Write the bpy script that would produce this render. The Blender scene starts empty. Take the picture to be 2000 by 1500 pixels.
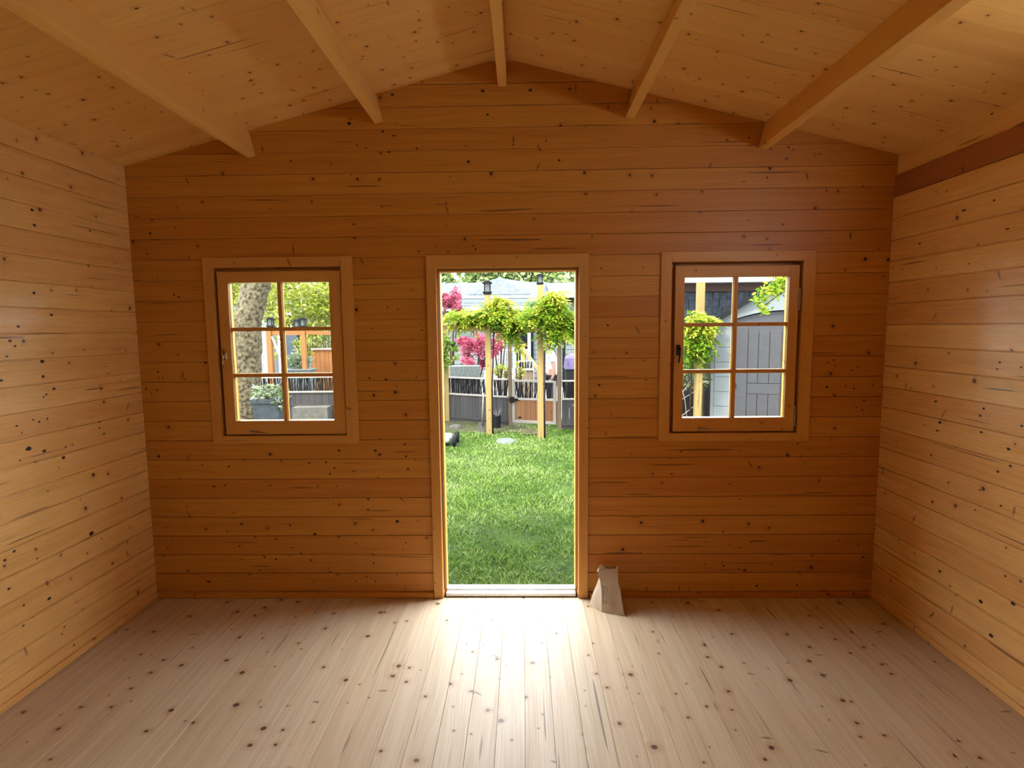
import bpy, math, random
import numpy as np
from mathutils import Vector, Matrix, noise as mnoise
random.seed(7)
rng = np.random.default_rng(11)
PI = math.pi
SC = bpy.context.scene
COL = SC.collection

# ------------------------------------------------------------------ camera, sky, sun, exposure
CAM_LOC = Vector((0.0359, -3.1263, 1.5786))
yaw, pit, rol = -0.0200, -0.1007, -0.0102
fw = Vector((math.sin(yaw)*math.cos(pit), math.cos(yaw)*math.cos(pit), math.sin(pit)))
r0 = Vector((math.cos(yaw), -math.sin(yaw), 0)); u0 = r0.cross(fw)
rr = r0*math.cos(rol) + u0*math.sin(rol); uu = -r0*math.sin(rol) + u0*math.cos(rol)
cd = bpy.data.cameras.new('camera'); cam = bpy.data.objects.new('camera', cd); COL.objects.link(cam)
cd.sensor_width = 36; cd.lens = 1084.76/2000*36; cd.clip_start = .02; cd.clip_end = 400
cam.matrix_world = Matrix(((rr.x, uu.x, -fw.x, CAM_LOC.x), (rr.y, uu.y, -fw.y, CAM_LOC.y), (rr.z, uu.z, -fw.z, CAM_LOC.z), (0, 0, 0, 1)))
SC.camera = cam

W = bpy.data.worlds.new('overcast_sky'); SC.world = W; W.use_nodes = True
wt = W.node_tree; wt.nodes.clear()
wo = wt.nodes.new('ShaderNodeOutputWorld'); wb = wt.nodes.new('ShaderNodeBackground')
wg = wt.nodes.new('ShaderNodeTexCoord'); ws = wt.nodes.new('ShaderNodeSeparateXYZ'); wr = wt.nodes.new('ShaderNodeValToRGB')
wt.links.new(wg.outputs['Generated'], ws.inputs[0]); wt.links.new(ws.outputs['Z'], wr.inputs[0])
wr.color_ramp.elements[0].position = 0.0; wr.color_ramp.elements[0].color = (.82, .88, .92, 1)
wr.color_ramp.elements[1].position = 0.7; wr.color_ramp.elements[1].color = (.86, .94, 1.0, 1)
wt.links.new(wr.outputs[0], wb.inputs[0]); wb.inputs[1].default_value = 15.5
wt.links.new(wb.outputs[0], wo.inputs[0])
sd = bpy.data.lights.new('sun', 'SUN'); sd.energy = 15.0; sd.angle = math.radians(8); sd.color = (1, .95, .86)
so = bpy.data.objects.new('sun', sd); COL.objects.link(so)
so.rotation_euler = Vector((.45, .5, -1.0)).to_track_quat('-Z', 'Y').to_euler()
SC.view_settings.view_transform = 'Standard'; SC.view_settings.look = 'None'
SC.view_settings.gamma = 1; SC.view_settings.use_curve_mapping = False
SC.view_settings.exposure = 0.0

# ------------------------------------------------------------------ materials
class N:
    def __init__(s, name):
        s.m = bpy.data.materials.new(name); s.m.use_nodes = True; s.t = s.m.node_tree; s.t.nodes.clear()
    def n(s, typ, ins=None, **kw):
        x = s.t.nodes.new('ShaderNode' + typ)
        for k, v in kw.items(): setattr(x, k, v)
        if ins:
            for k, v in ins.items():
                if isinstance(v, bpy.types.NodeSocket): s.t.links.new(v, x.inputs[k])
                else:
                    if isinstance(v, tuple) and len(v) == 3 and x.inputs[k].type == 'RGBA': v = (*v, 1)
                    x.inputs[k].default_value = v
        return x
    def math(s, op, a, b=0.0, c=0.0, clamp=False):
        return s.n('Math', {0: a, 1: b, 2: c}, operation=op, use_clamp=clamp).outputs[0]
    def mix(s, f, a, b, blend='MIX'):
        return s.n('Mix', {0: f, 6: a, 7: b}, data_type='RGBA', blend_type=blend).outputs[2]
    def mapr(s, v, a, b, c=0.0, d=1.0, smooth=False):
        return s.n('MapRange', {0: v, 1: a, 2: b, 3: c, 4: d}, interpolation_type='SMOOTHSTEP' if smooth else 'LINEAR').outputs[0]
    def out(s, sh):
        o = s.n('OutputMaterial'); s.t.links.new(sh, o.inputs[0]); return s.m

def wood(name, light, dark, knotc, rough=.45, dens=.5, kn=7.0, var=.25, contrast=.6, bump=.25, red=(.75, .5, .35), crack=.79, size=(.003, .010), wave=.25, spec=.5):
    light, dark, knotc = ex(light), ex(dark), ex(knotc)
    if EXF < 1: spec = .05
    b = N(name)
    uv = b.n('UVMap', uv_map='UVMap').outputs[0]; rn = b.n('UVMap', uv_map='rnd').outputs[0]
    s = b.n('SeparateXYZ', {0: uv}); r = b.n('SeparateXYZ', {0: rn}); u, v = s.outputs[0], s.outputs[1]; r1, r2 = r.outputs[0], r.outputs[1]
    z = b.math('MULTIPLY', r1, 9.0)
    vo = b.n('TexVoronoi', {'Vector': uv, 'Scale': kn}, voronoi_dimensions='2D')
    d = b.math('DIVIDE', vo.outputs['Distance'], kn)
    cs = b.n('SeparateColor', {0: vo.outputs['Color']})
    gate = b.math('GREATER_THAN', cs.outputs[0], 1-dens)
    sz = b.mapr(b.math('POWER', cs.outputs[1], 2.0), 0, 1, size[0], size[1])
    q = b.math('DIVIDE', d, sz)
    # irregular edge
    ne = b.n('TexNoise', {'Vector': uv, 'Scale': 160.0, 'Detail': 1.0}).outputs[0]
    q = b.math('ADD', q, b.math('MULTIPLY', b.math('SUBTRACT', ne, .5), .7))
    km = b.math('MULTIPLY', b.mapr(q, .75, 1.15, 1, 0, True), gate)
    halo = b.math('MULTIPLY', b.mapr(q, .8, 4.2, 1, 0, True), gate)
    w1 = b.n('TexNoise', {'Vector': b.n('CombineXYZ', {0: b.math('MULTIPLY', u, 1.3), 1: b.math('MULTIPLY', v, 5.0), 2: z}).outputs[0], 'Scale': 1.0, 'Detail': 2.0}).outputs[0]
    ring = b.math('ADD', v, b.math('ADD', b.math('MULTIPLY', w1, .07), b.math('MULTIPLY', halo, .012)))
    g1 = b.n('TexNoise', {'Vector': b.n('CombineXYZ', {0: b.math('MULTIPLY', u, 3.0), 1: b.math('MULTIPLY', ring, 150.0), 2: z}).outputs[0], 'Scale': 1.0, 'Detail': 3.0}).outputs[0]
    g2 = b.n('TexNoise', {'Vector': b.n('CombineXYZ', {0: b.math('MULTIPLY', u, 1.0), 1: b.math('MULTIPLY', ring, 30.0), 2: z}).outputs[0], 'Scale': 1.0, 'Detail': 2.0}).outputs[0]
    sn = b.math('SINE', b.math('MULTIPLY', ring, 520.0))
    g = b.math('ADD', b.math('ADD', b.math('MULTIPLY', g1, .55), b.math('MULTIPLY', g2, .55)), b.math('MULTIPLY', sn, wave*.25))
    gm = b.mapr(g, .42, .78, 0, contrast)
    col = b.mix(gm, light, dark)
    col = b.mix(b.math('MULTIPLY', r2, var), col, b.mix(1.0, col, red, 'MULTIPLY'))
    col = b.mix(b.math('MULTIPLY', halo, .45), col, b.mix(1.0, col, (.72, .5, .36), 'MULTIPLY'))
    ck = b.n('TexNoise', {'Vector': b.n('CombineXYZ', {0: b.math('MULTIPLY', u, 2.2), 1: b.math('MULTIPLY', v, 75.0), 2: z}).outputs[0], 'Scale': 1.0, 'Detail': 0.0}).outputs[0]
    cm = b.mapr(ck, crack, crack+.05, 0, .75)
    wv = b.n('TexVoronoi', {'Vector': b.n('CombineXYZ', {0: b.math('MULTIPLY', b.math('ADD', u, b.math('MULTIPLY', v, b.math('MULTIPLY', b.math('SUBTRACT', r1, .5), 1.3))), 16.0), 1: b.math('MULTIPLY', v, 4.0)}).outputs[0], 'Scale': 1.0}, voronoi_dimensions='2D')
    wc = b.n('SeparateColor', {0: wv.outputs['Color']})
    wk = b.math('MULTIPLY', b.mapr(b.math('ADD', wv.outputs['Distance'], b.math('MULTIPLY', b.math('SUBTRACT', ne, .5), .10)), .04, .13, .7, 0, True), b.math('GREATER_THAN', wc.outputs[0], .955))
    dk = b.math('MAXIMUM', b.math('MAXIMUM', km, cm), wk)
    col = b.mix(b.math('MULTIPLY', dk, .93), col, knotc)
    lf = b.n('TexNoise', {'Vector': b.n('CombineXYZ', {0: b.math('MULTIPLY', u, 1.6), 1: b.math('MULTIPLY', v, 16.0), 2: z}).outputs[0], 'Scale': 1.0, 'Detail': 1.0}).outputs[0]
    h = b.math('ADD', b.math('MULTIPLY', g, .0006), b.math('ADD', b.math('MULTIPLY', lf, .004), b.math('MULTIPLY', dk, -.0015)))
    bp = b.n('Bump', {'Strength': bump, 'Distance': 1.0, 'Height': h})
    rg = b.mapr(g1, .3, .8, rough-.06, rough+.12)
    p = b.n('BsdfPrincipled', {'Base Color': col, 'Roughness': rg, 'Normal': bp.outputs[0], 'Specular IOR Level': spec})
    return b.out(p.outputs[0])

KN = (.035, .012, .006)
EXF = 1.0
def ex(c): return tuple(x*EXF for x in c) if c else c
M = {}
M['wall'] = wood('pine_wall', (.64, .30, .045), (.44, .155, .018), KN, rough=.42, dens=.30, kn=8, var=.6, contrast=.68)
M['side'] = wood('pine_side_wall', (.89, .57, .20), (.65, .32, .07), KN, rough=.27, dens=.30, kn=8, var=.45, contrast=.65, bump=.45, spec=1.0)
M['darkboard'] = wood('red_pine_board', (.42, .15, .05), (.3, .09, .03), KN, dens=.3, kn=6, var=.3)
M['ceil'] = wood('pine_ceiling', (.92, .57, .18), (.76, .38, .09), (.09, .03, .01), rough=.5, dens=.6, kn=9, var=.3, contrast=.45, size=(.003, .008), crack=.8)
M['purlin'] = wood('pine_purlin', (.88, .53, .15), (.72, .36, .08), (.1, .03, .01), rough=.5, dens=.35, kn=6, var=.2, contrast=.35, crack=.85)
M['floor'] = wood('pine_floor', (.65, .53, .38), (.44, .325, .20), (.07, .035, .02), rough=.48, dens=.6, kn=8, var=.35, contrast=.75, bump=.35, red=(.85, .72, .6), crack=.79, wave=.12, spec=.4, size=(.003, .013))
M['frame'] = wood('pine_frame', (.66, .33, .075), (.50, .21, .04), KN, rough=.42, dens=.4, kn=9, var=.2, contrast=.4, size=(.002, .005), crack=.82)
EXF = .43
M['ypost'] = wood('treated_pine', (.36, .27, .11), (.25, .17, .06), (.1, .06, .02), rough=.7, dens=.4, kn=7, var=.2, contrast=.6, crack=.8, spec=.2)
M['gpost'] = wood('weathered_post', (.20, .15, .10), (.10, .075, .05), (.03, .02, .015), rough=.8, dens=.3, kn=7, var=.3, contrast=.8, spec=.2)
M['gray'] = wood('weathered_gray_boards', (.085, .08, .078), (.045, .042, .042), (.02, .018, .018), rough=.85, dens=.2, kn=7, var=.5, contrast=.8, red=(.6, .6, .6), spec=.2)
M['rail'] = wood('pale_rail', (.42, .38, .33), (.28, .25, .22), (.1, .08, .07), rough=.8, dens=.2, kn=7, var=.3, contrast=.8, spec=.2)
M['gatew'] = wood('cedar_gate', (.30, .16, .08), (.19, .09, .045), (.04, .02, .01), rough=.8, dens=.3, kn=7, var=.6, contrast=.7, spec=.2)
M['orange'] = wood('orange_cedar', (.34, .15, .055), (.24, .10, .035), (.1, .04, .02), rough=.75, dens=.2, kn=7, var=.3, contrast=.6, spec=.2)

def plain(name, col, rough=.6, metal=0.0, noise=0.0, scale=20.0, col2=None, spec=.5, bump=0.0):
    if EXF < 1: spec = .06
    col, col2 = ex(col), ex(col2)
    b = N(name)
    co = b.n('TexCoord').outputs['Object']
    nz = b.n('TexNoise', {'Vector': co, 'Scale': scale, 'Detail': 4.0}).outputs[0]
    c = b.mix(b.mapr(nz, .35, .65), col, col2 or tuple(x*(1-noise) for x in col))
    ins = {'Base Color': c, 'Roughness': rough, 'Metallic': metal, 'Specular IOR Level': spec}
    if bump: ins['Normal'] = b.n('Bump', {'Strength': bump, 'Distance': .02, 'Height': nz}).outputs[0]
    return b.out(b.n('BsdfPrincipled', ins).outputs[0])

EXF = 1.0
M['knot'] = plain('dark_knot', (.03, .012, .006), .4, noise=.5, scale=200)
M['steel'] = plain('steel_hardware', (.45, .43, .40), .3, 1.0, .2, 60)
M['brass'] = plain('brass_handle', (.75, .62, .42), .25, 1.0, .2, 60)
M['black'] = plain('black_plastic', (.012, .012, .013), .45, noise=.3)
M['blackmetal'] = plain('black_metal', (.02, .02, .022), .5, noise=.3)
M['alu'] = plain('threshold_metal', (.78, .79, .80), .35, .3, .1, 40)
M['seal'] = plain('rubber_seal', (.02, .018, .016), .8)
M['bag'] = None
EXF = .43
M['shedwhite'] = plain('white_resin', (.22, .24, .25), .5, noise=.05)
M['shedgray'] = plain('gray_resin_door', (.080, .080, .088), .5, noise=.12, scale=8)
M['shedroof'] = plain('gray_resin_roof', (.011, .014, .016), .6, noise=.3)
M['jet'] = plain('black_outdoor', (.016, .016, .017), .6, noise=.3)
M['white'] = plain('white_paint', (.42, .43, .44), .5, noise=.06)
M['siding'] = plain('pale_siding', (.19, .215, .21), .6, noise=.08, scale=5)
M['roof'] = plain('pale_shingle_roof', (.115, .13, .145), .8, noise=.35, scale=6)
M['bluewall'] = plain('blue_gray_metal', (.13, .16, .19), .5, noise=.2)
M['shingle'] = plain('dark_blue_shingle', (.035, .042, .055), .8, noise=.5, scale=9)
M['brownband'] = plain('brown_fascia', (.06, .035, .03), .8, noise=.4)
M['winglass'] = plain('dark_window', (.01, .012, .016), .1)
M['pot'] = plain('blue_gray_pot', (.055, .07, .085), .55, noise=.35, scale=12)
M['trough'] = plain('galvanised', (.17, .19, .18), .45, .2, .4, 30)
M['concrete'] = plain('concrete', (.16, .15, .13), .9, noise=.35, scale=12, bump=.3)
M['stone'] = plain('stepping_stone', (.17, .19, .175), .9, noise=.3, scale=20, bump=.4)
M['bark'] = plain('bark', (.20, .165, .10), .95, scale=22, col2=(.045, .035, .022), bump=1.0, spec=.1)
M['twig'] = plain('pale_branch', (.35, .31, .27), .8, noise=.3)
M['darktwig'] = plain('dark_branch', (.05, .03, .025), .8, noise=.3)
M['soil'] = plain('soil', (.10, .08, .05), .95, scale=9, col2=(.05, .06, .02), bump=.5)
M['lawnsoil'] = plain('lawn_base', (.05, .09, .015), .95, scale=5, col2=(.03, .05, .012), bump=.5)
M['gravel'] = plain('pale_gravel', (.42, .42, .40), .95, scale=30, col2=(.28, .27, .25))
M['purple'] = plain('purple_cover', (.14, .11, .21), .6, noise=.4, scale=6, bump=.4)
M['skin'] = plain('skin', (.32, .17, .12), .5, noise=.1)
M['shirt'] = plain('white_shirt', (.50, .52, .53), .8, noise=.06)
M['trouser'] = plain('dark_trousers', (.03, .03, .035), .8)
M['hair'] = plain('gray_hair', (.12, .11, .10), .7, noise=.4)
M['lampglass'] = plain('lantern_glass', (.12, .13, .13), .2)

def leafm(name, c1, c2, c3, trans=.45):
    c1, c2, c3 = ex(c1), ex(c2), ex(c3)
    b = N(name)
    r = b.n('SeparateXYZ', {0: b.n('UVMap', uv_map='rnd').outputs[0]}).outputs[0]
    cr = b.n('ValToRGB', {0: r}); e = cr.color_ramp
    e.elements[0].color = (*c1, 1); e.elements[1].color = (*c3, 1); e.elements[1].position = 1.0
    x = e.elements.new(.5); x.color = (*c2, 1)
    df = b.n('BsdfPrincipled', {'Base Color': cr.outputs[0], 'Roughness': .55, 'Specular IOR Level': .06})
    tr = b.n('BsdfTranslucent', {'Color': cr.outputs[0]})
    ms = b.n('MixShader', {0: trans, 1: df.outputs[0], 2: tr.outputs[0]})
    return b.out(ms.outputs[0])
M['grass'] = leafm('grass_blades', (.035, .10, .010), (.17, .30, .03), (.50, .60, .24), .35)
M['wist'] = leafm('wisteria_leaf', (.07, .20, .015), (.32, .50, .03), (.74, .72, .08))
M['wistd'] = leafm('vine_leaf_green', (.04, .11, .02), (.22, .36, .05), (.50, .56, .14))
M['yleaf'] = leafm('bright_leaf', (.16, .24, .02), (.40, .42, .06), (.50, .50, .14))
M['tleaf'] = leafm('tree_leaf', (.07, .13, .03), (.32, .44, .12), (.60, .68, .36))
M['red'] = leafm('maple_leaf', (.13, .02, .035), (.58, .09, .16), (.80, .24, .32))
M['wleaf'] = leafm('variegated_leaf', (.05, .11, .03), (.30, .36, .18), (.42, .43, .40))

def glassm():
    b = N('window_glass')
    fr = b.n('Fresnel', {'IOR': 1.45}).outputs[0]
    t = b.n('BsdfTransparent', {'Color': (.97, .985, .98)}); g = b.n('BsdfGlossy', {'Roughness': .02})
    return b.out(b.n('MixShader', {0: fr, 1: t.outputs[0], 2: g.outputs[0]}).outputs[0])
M['glass'] = glassm()

def bagm():
    b = N('printed_cloth_bag')
    uv = b.n('UVMap', uv_map='UVMap').outputs[0]; s = b.n('SeparateXYZ', {0: uv}); u, v = s.outputs[0], s.outputs[1]
    nz = b.n('TexNoise', {'Vector': uv, 'Scale': 14.0, 'Detail': 4.0}).outputs[0]
    base = b.mix(nz, (.66, .55, .42), (.50, .38, .26))
    # four columns of rotated print: u 0.02..0.055 m from the fold, v 0.03..0.14 m
    cols = b.math('LESS_THAN', b.math('FRACT', b.math('MULTIPLY', b.math('SUBTRACT', u, .008), 95.0)), .5)
    let = b.math('GREATER_THAN', b.n('TexNoise', {'Vector': b.n('CombineXYZ', {0: b.math('MULTIPLY', u, 500.0), 1: b.math('MULTIPLY', v, 170.0)}).outputs[0], 'Scale': 1.0, 'Detail': 1.0}).outputs[0], .44)
    inu = b.math('MULTIPLY', b.math('GREATER_THAN', u, .008), b.math('LESS_THAN', u, .050))
    inv = b.math('MULTIPLY', b.math('GREATER_THAN', v, .045), b.math('LESS_THAN', v, .135))
    mk = b.math('MULTIPLY', b.math('MULTIPLY', cols, let), b.math('MULTIPLY', inu, inv))
    col = b.mix(b.math('MULTIPLY', mk, .85), base, (.08, .05, .035))
    p = b.n('BsdfPrincipled', {'Base Color': col, 'Roughness': .75, 'Specular IOR Level': .2, 'Normal': b.n('Bump', {'Strength': .5, 'Distance': .006, 'Height': nz}).outputs[0]})
    t = b.n('BsdfTranslucent', {'Color': col})
    return b.out(b.n('MixShader', {0: .25, 1: p.outputs[0], 2: t.outputs[0]}).outputs[0])
M['bag'] = bagm()

# ------------------------------------------------------------------ mesh helpers
class MB:
    def __init__(s): s.v = []; s.f = []; s.uv = []; s.rn = []; s.mi = []
    def face(s, pts, uvs=None, rnd=(0, 0), mi=0):
        i = len(s.v); s.v += [tuple(p) for p in pts]; s.f.append(tuple(range(i, i+len(pts))))
        s.uv += uvs if uvs else [(p[0], p[1]+p[2]) for p in pts]; s.rn += [rnd]*len(pts); s.mi.append(mi)
    def plank(s, O, U, V, Nn, u0, u1, v0, v1, th=.04, g=.001, c=.0015, deep=.007, mi=0, bow=0.0):
        """one board: face at n=0, body towards +Nn; u0,u1 may be functions of v; v-grooved long edges"""
        O, U, V, Nn = map(Vector, (O, U, V, Nn))
        a = u0 if callable(u0) else (lambda v: u0); b_ = u1 if callable(u1) else (lambda v: u1)
        prof = [(v0+g+c, 0), (v0+g, c), (v0+g, deep), (v0, deep), (v0, th), (v1, th), (v1, deep), (v1-g, deep), (v1-g, c), (v1-g-c, 0)]
        ou, ov = random.uniform(0, 60), random.uniform(0, 60); rnd = (random.random(), random.random())
        n = len(prof); acc = 0
        def P(u, p): return O + U*u + V*p[0] + Nn*p[1]
        for i in range(n):
            p, q = prof[i], prof[(i+1) % n]; L = math.hypot(q[0]-p[0], q[1]-p[1])
            if i == n-1: # the visible face
                vv = ((p[0]+ov), (q[0]+ov))
            else: vv = (p[0]+p[1]+ov, q[0]+q[1]+ov)
            ua, ub, uc, ud = a(p[0]), b_(p[0]), b_(q[0]), a(q[0])
            s.face([P(ua, p), P(ub, p), P(uc, q), P(ud, q)], [(ua+ou, vv[0]), (ub+ou, vv[0]), (uc+ou, vv[1]), (ud+ou, vv[1])], rnd, mi)
        s.face([P(a(p[0]), p) for p in prof], [(p[0]+ou, p[1]+ov) for p in prof], rnd, mi)
        s.face([P(b_(p[0]), p) for p in reversed(prof)], [(p[0]+ou, p[1]+ov) for p in reversed(prof)], rnd, mi)
    def box(s, x0, x1, y0, y1, z0, z1, ax=0, mi=0, M4=None):
        lo, hi = (x0, y0, z0), (x1, y1, z1); ou, ov = random.uniform(0, 60), random.uniform(0, 60); rnd = (random.random(), random.random())
        for d in range(3):
            o = [k for k in range(3) if k != d]
            for sd_ in (0, 1):
                pts = []
                for (i, j) in ((0, 0), (1, 0), (1, 1), (0, 1)):
                    p = [0, 0, 0]; p[d] = (lo, hi)[sd_][d]; p[o[0]] = (lo, hi)[i][o[0]]; p[o[1]] = (lo, hi)[j][o[1]]; pts.append(p)
                if ax in o: k = ax; m = [q for q in o if q != ax][0]
                else: k, m = o
                uvs = [(p[k]+ou, p[m]+ov+p[d]*.37) for p in pts]
                if (d == 1) == (sd_ == 1): pts.reverse(); uvs.reverse()
                if M4 is not None: pts = [M4 @ Vector(p) for p in pts]
                s.face(pts, uvs, rnd, mi)
    def beam(s, a, b, w, h=None, mi=0):
        """square bar between two points"""
        a, b = Vector(a), Vector(b); d = b-a; L = d.length; h = h or w
        q = d.to_track_quat('X', 'Z').to_matrix().to_4x4(); s.box(0, L, -w/2, w/2, -h/2, h/2, 0, mi, Matrix.Translation(a) @ q)
    def tube(s, pts, rad, seg=8, mi=0, cap=True):
        pts = [Vector(p) for p in pts]; rad = rad if isinstance(rad, (list, tuple)) else [rad]*len(pts)
        rings = []; up = Vector((0, 0, 1)); rnd = (random.random(), random.random())
        for i, p in enumerate(pts):
            d = (pts[min(i+1, len(pts)-1)]-pts[max(i-1, 0)]).normalized()
            x = d.cross(up) if abs(d.z) < .95 else d.cross(Vector((0, 1, 0))); x.normalize(); y = d.cross(x)
            rings.append([p + (x*math.cos(2*PI*k/seg)+y*math.sin(2*PI*k/seg))*rad[i] for k in range(seg)])
        for i in range(len(rings)-1):
            for k in range(seg):
                k2 = (k+1) % seg; s.face([rings[i][k], rings[i][k2], rings[i+1][k2], rings[i+1][k]], None, rnd, mi)
        if cap: s.face(list(reversed(rings[0])), None, rnd, mi); s.face(rings[-1], None, rnd, mi)
    def lathe(s, c, prof, seg=20, ax='z', mi=0):
        c = Vector(c); rnd = (random.random(), random.random())
        def P(r, h, k):
            a = 2*PI*k/seg
            if ax == 'z': return c+Vector((r*math.cos(a), r*math.sin(a), h))
            if ax == 'x': return c+Vector((h, r*math.cos(a), r*math.sin(a)))
            return c+Vector((r*math.cos(a), h, r*math.sin(a)))
        for i in range(len(prof)-1):
            for k in range(seg):
                s.face([P(*prof[i], k), P(*prof[i], k+1), P(*prof[i+1], k+1), P(*prof[i+1], k)], None, rnd, mi)
    def leaf(s, p, size, asp=.4, droop=0.0, up=None, rn=None):
        d = Vector((random.gauss(0, 1), random.gauss(0, 1), random.gauss(0, .6)-droop)).normalized()
        x = d.cross(Vector((random.gauss(0, 1), random.gauss(0, 1), random.gauss(0, 1)))).normalized()
        p = Vector(p); w = size*asp*.5; r = (random.random() if rn is None else min(1, max(0, random.gauss(rn, .2))), 0)
        nn = d.cross(x)*size*.08
        s.face([p, p+d*size*.45+x*w+nn, p+d*size, p+d*size*.45-x*w+nn], None, r)
    def build(s, name, mats, parent=None, smooth=False, bevel=0.0, kind=None, loc=None, merge=False):
        me = bpy.data.meshes.new(name)
        v = np.array(s.v, dtype=np.float64)
        if loc is not None: v = v-np.array(loc)
        me.from_pydata(v.tolist(), [], s.f)
        if not isinstance(mats, (list, tuple)): mats = [mats]
        for m in mats: me.materials.append(M[m] if isinstance(m, str) else m)
        me.uv_layers.new(name='UVMap'); me.uv_layers['UVMap'].data.foreach_set('uv', np.array(s.uv, dtype=np.float32).ravel())
        me.uv_layers.new(name='rnd'); me.uv_layers['rnd'].data.foreach_set('uv', np.array(s.rn, dtype=np.float32).ravel())
        me.polygons.foreach_set('material_index', s.mi)
        if merge or bevel or smooth:
            import bmesh
            bm = bmesh.new(); bm.from_mesh(me); bmesh.ops.remove_doubles(bm, verts=bm.verts, dist=1e-5)
            bmesh.ops.recalc_face_normals(bm, faces=bm.faces); bm.to_mesh(me); bm.free()
        if smooth: me.polygons.foreach_set('use_smooth', [True]*len(me.polygons))
        me.update()
        o = bpy.data.objects.new(name, me); COL.objects.link(o)
        if loc is not None and parent is None: o.location = loc
        if parent: o.parent = parent
        if bevel:
            b = o.modifiers.new('bevel', 'BEVEL'); b.width = bevel; b.segments = 2; b.limit_method = 'ANGLE'
        if kind: o['kind'] = kind
        return o
def tag(o, label, cat, group=None, kind=None):
    o['label'] = label; o['category'] = cat
    if group: o['group'] = group
    if kind: o['kind'] = kind
    return o
def thing(name, loc, label, cat, group=None, kind=None, rz=0):
    o = bpy.data.objects.new(name, None); COL.objects.link(o); o.location = loc; o.rotation_euler = (0, 0, rz); o.empty_display_size = .1
    if label: tag(o, label, cat, group)
    if kind: o['kind'] = kind
    return o
def part(name, mb, mat, root, under=None, **kw):
    """a part built in world coordinates, stored in its thing's coordinates; under= makes it a sub-part"""
    return mb.build(name, mat, parent=under or root, loc=tuple(root.location), **kw)
def copy_thing(o, loc):
    c = o.copy(); COL.objects.link(c); c.location = loc
    for ch in list(o.children):
        d = ch.copy(); COL.objects.link(d); d.parent = c
        for g in list(ch.children):
            e = g.copy(); COL.objects.link(e); e.parent = d
    return c

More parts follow.
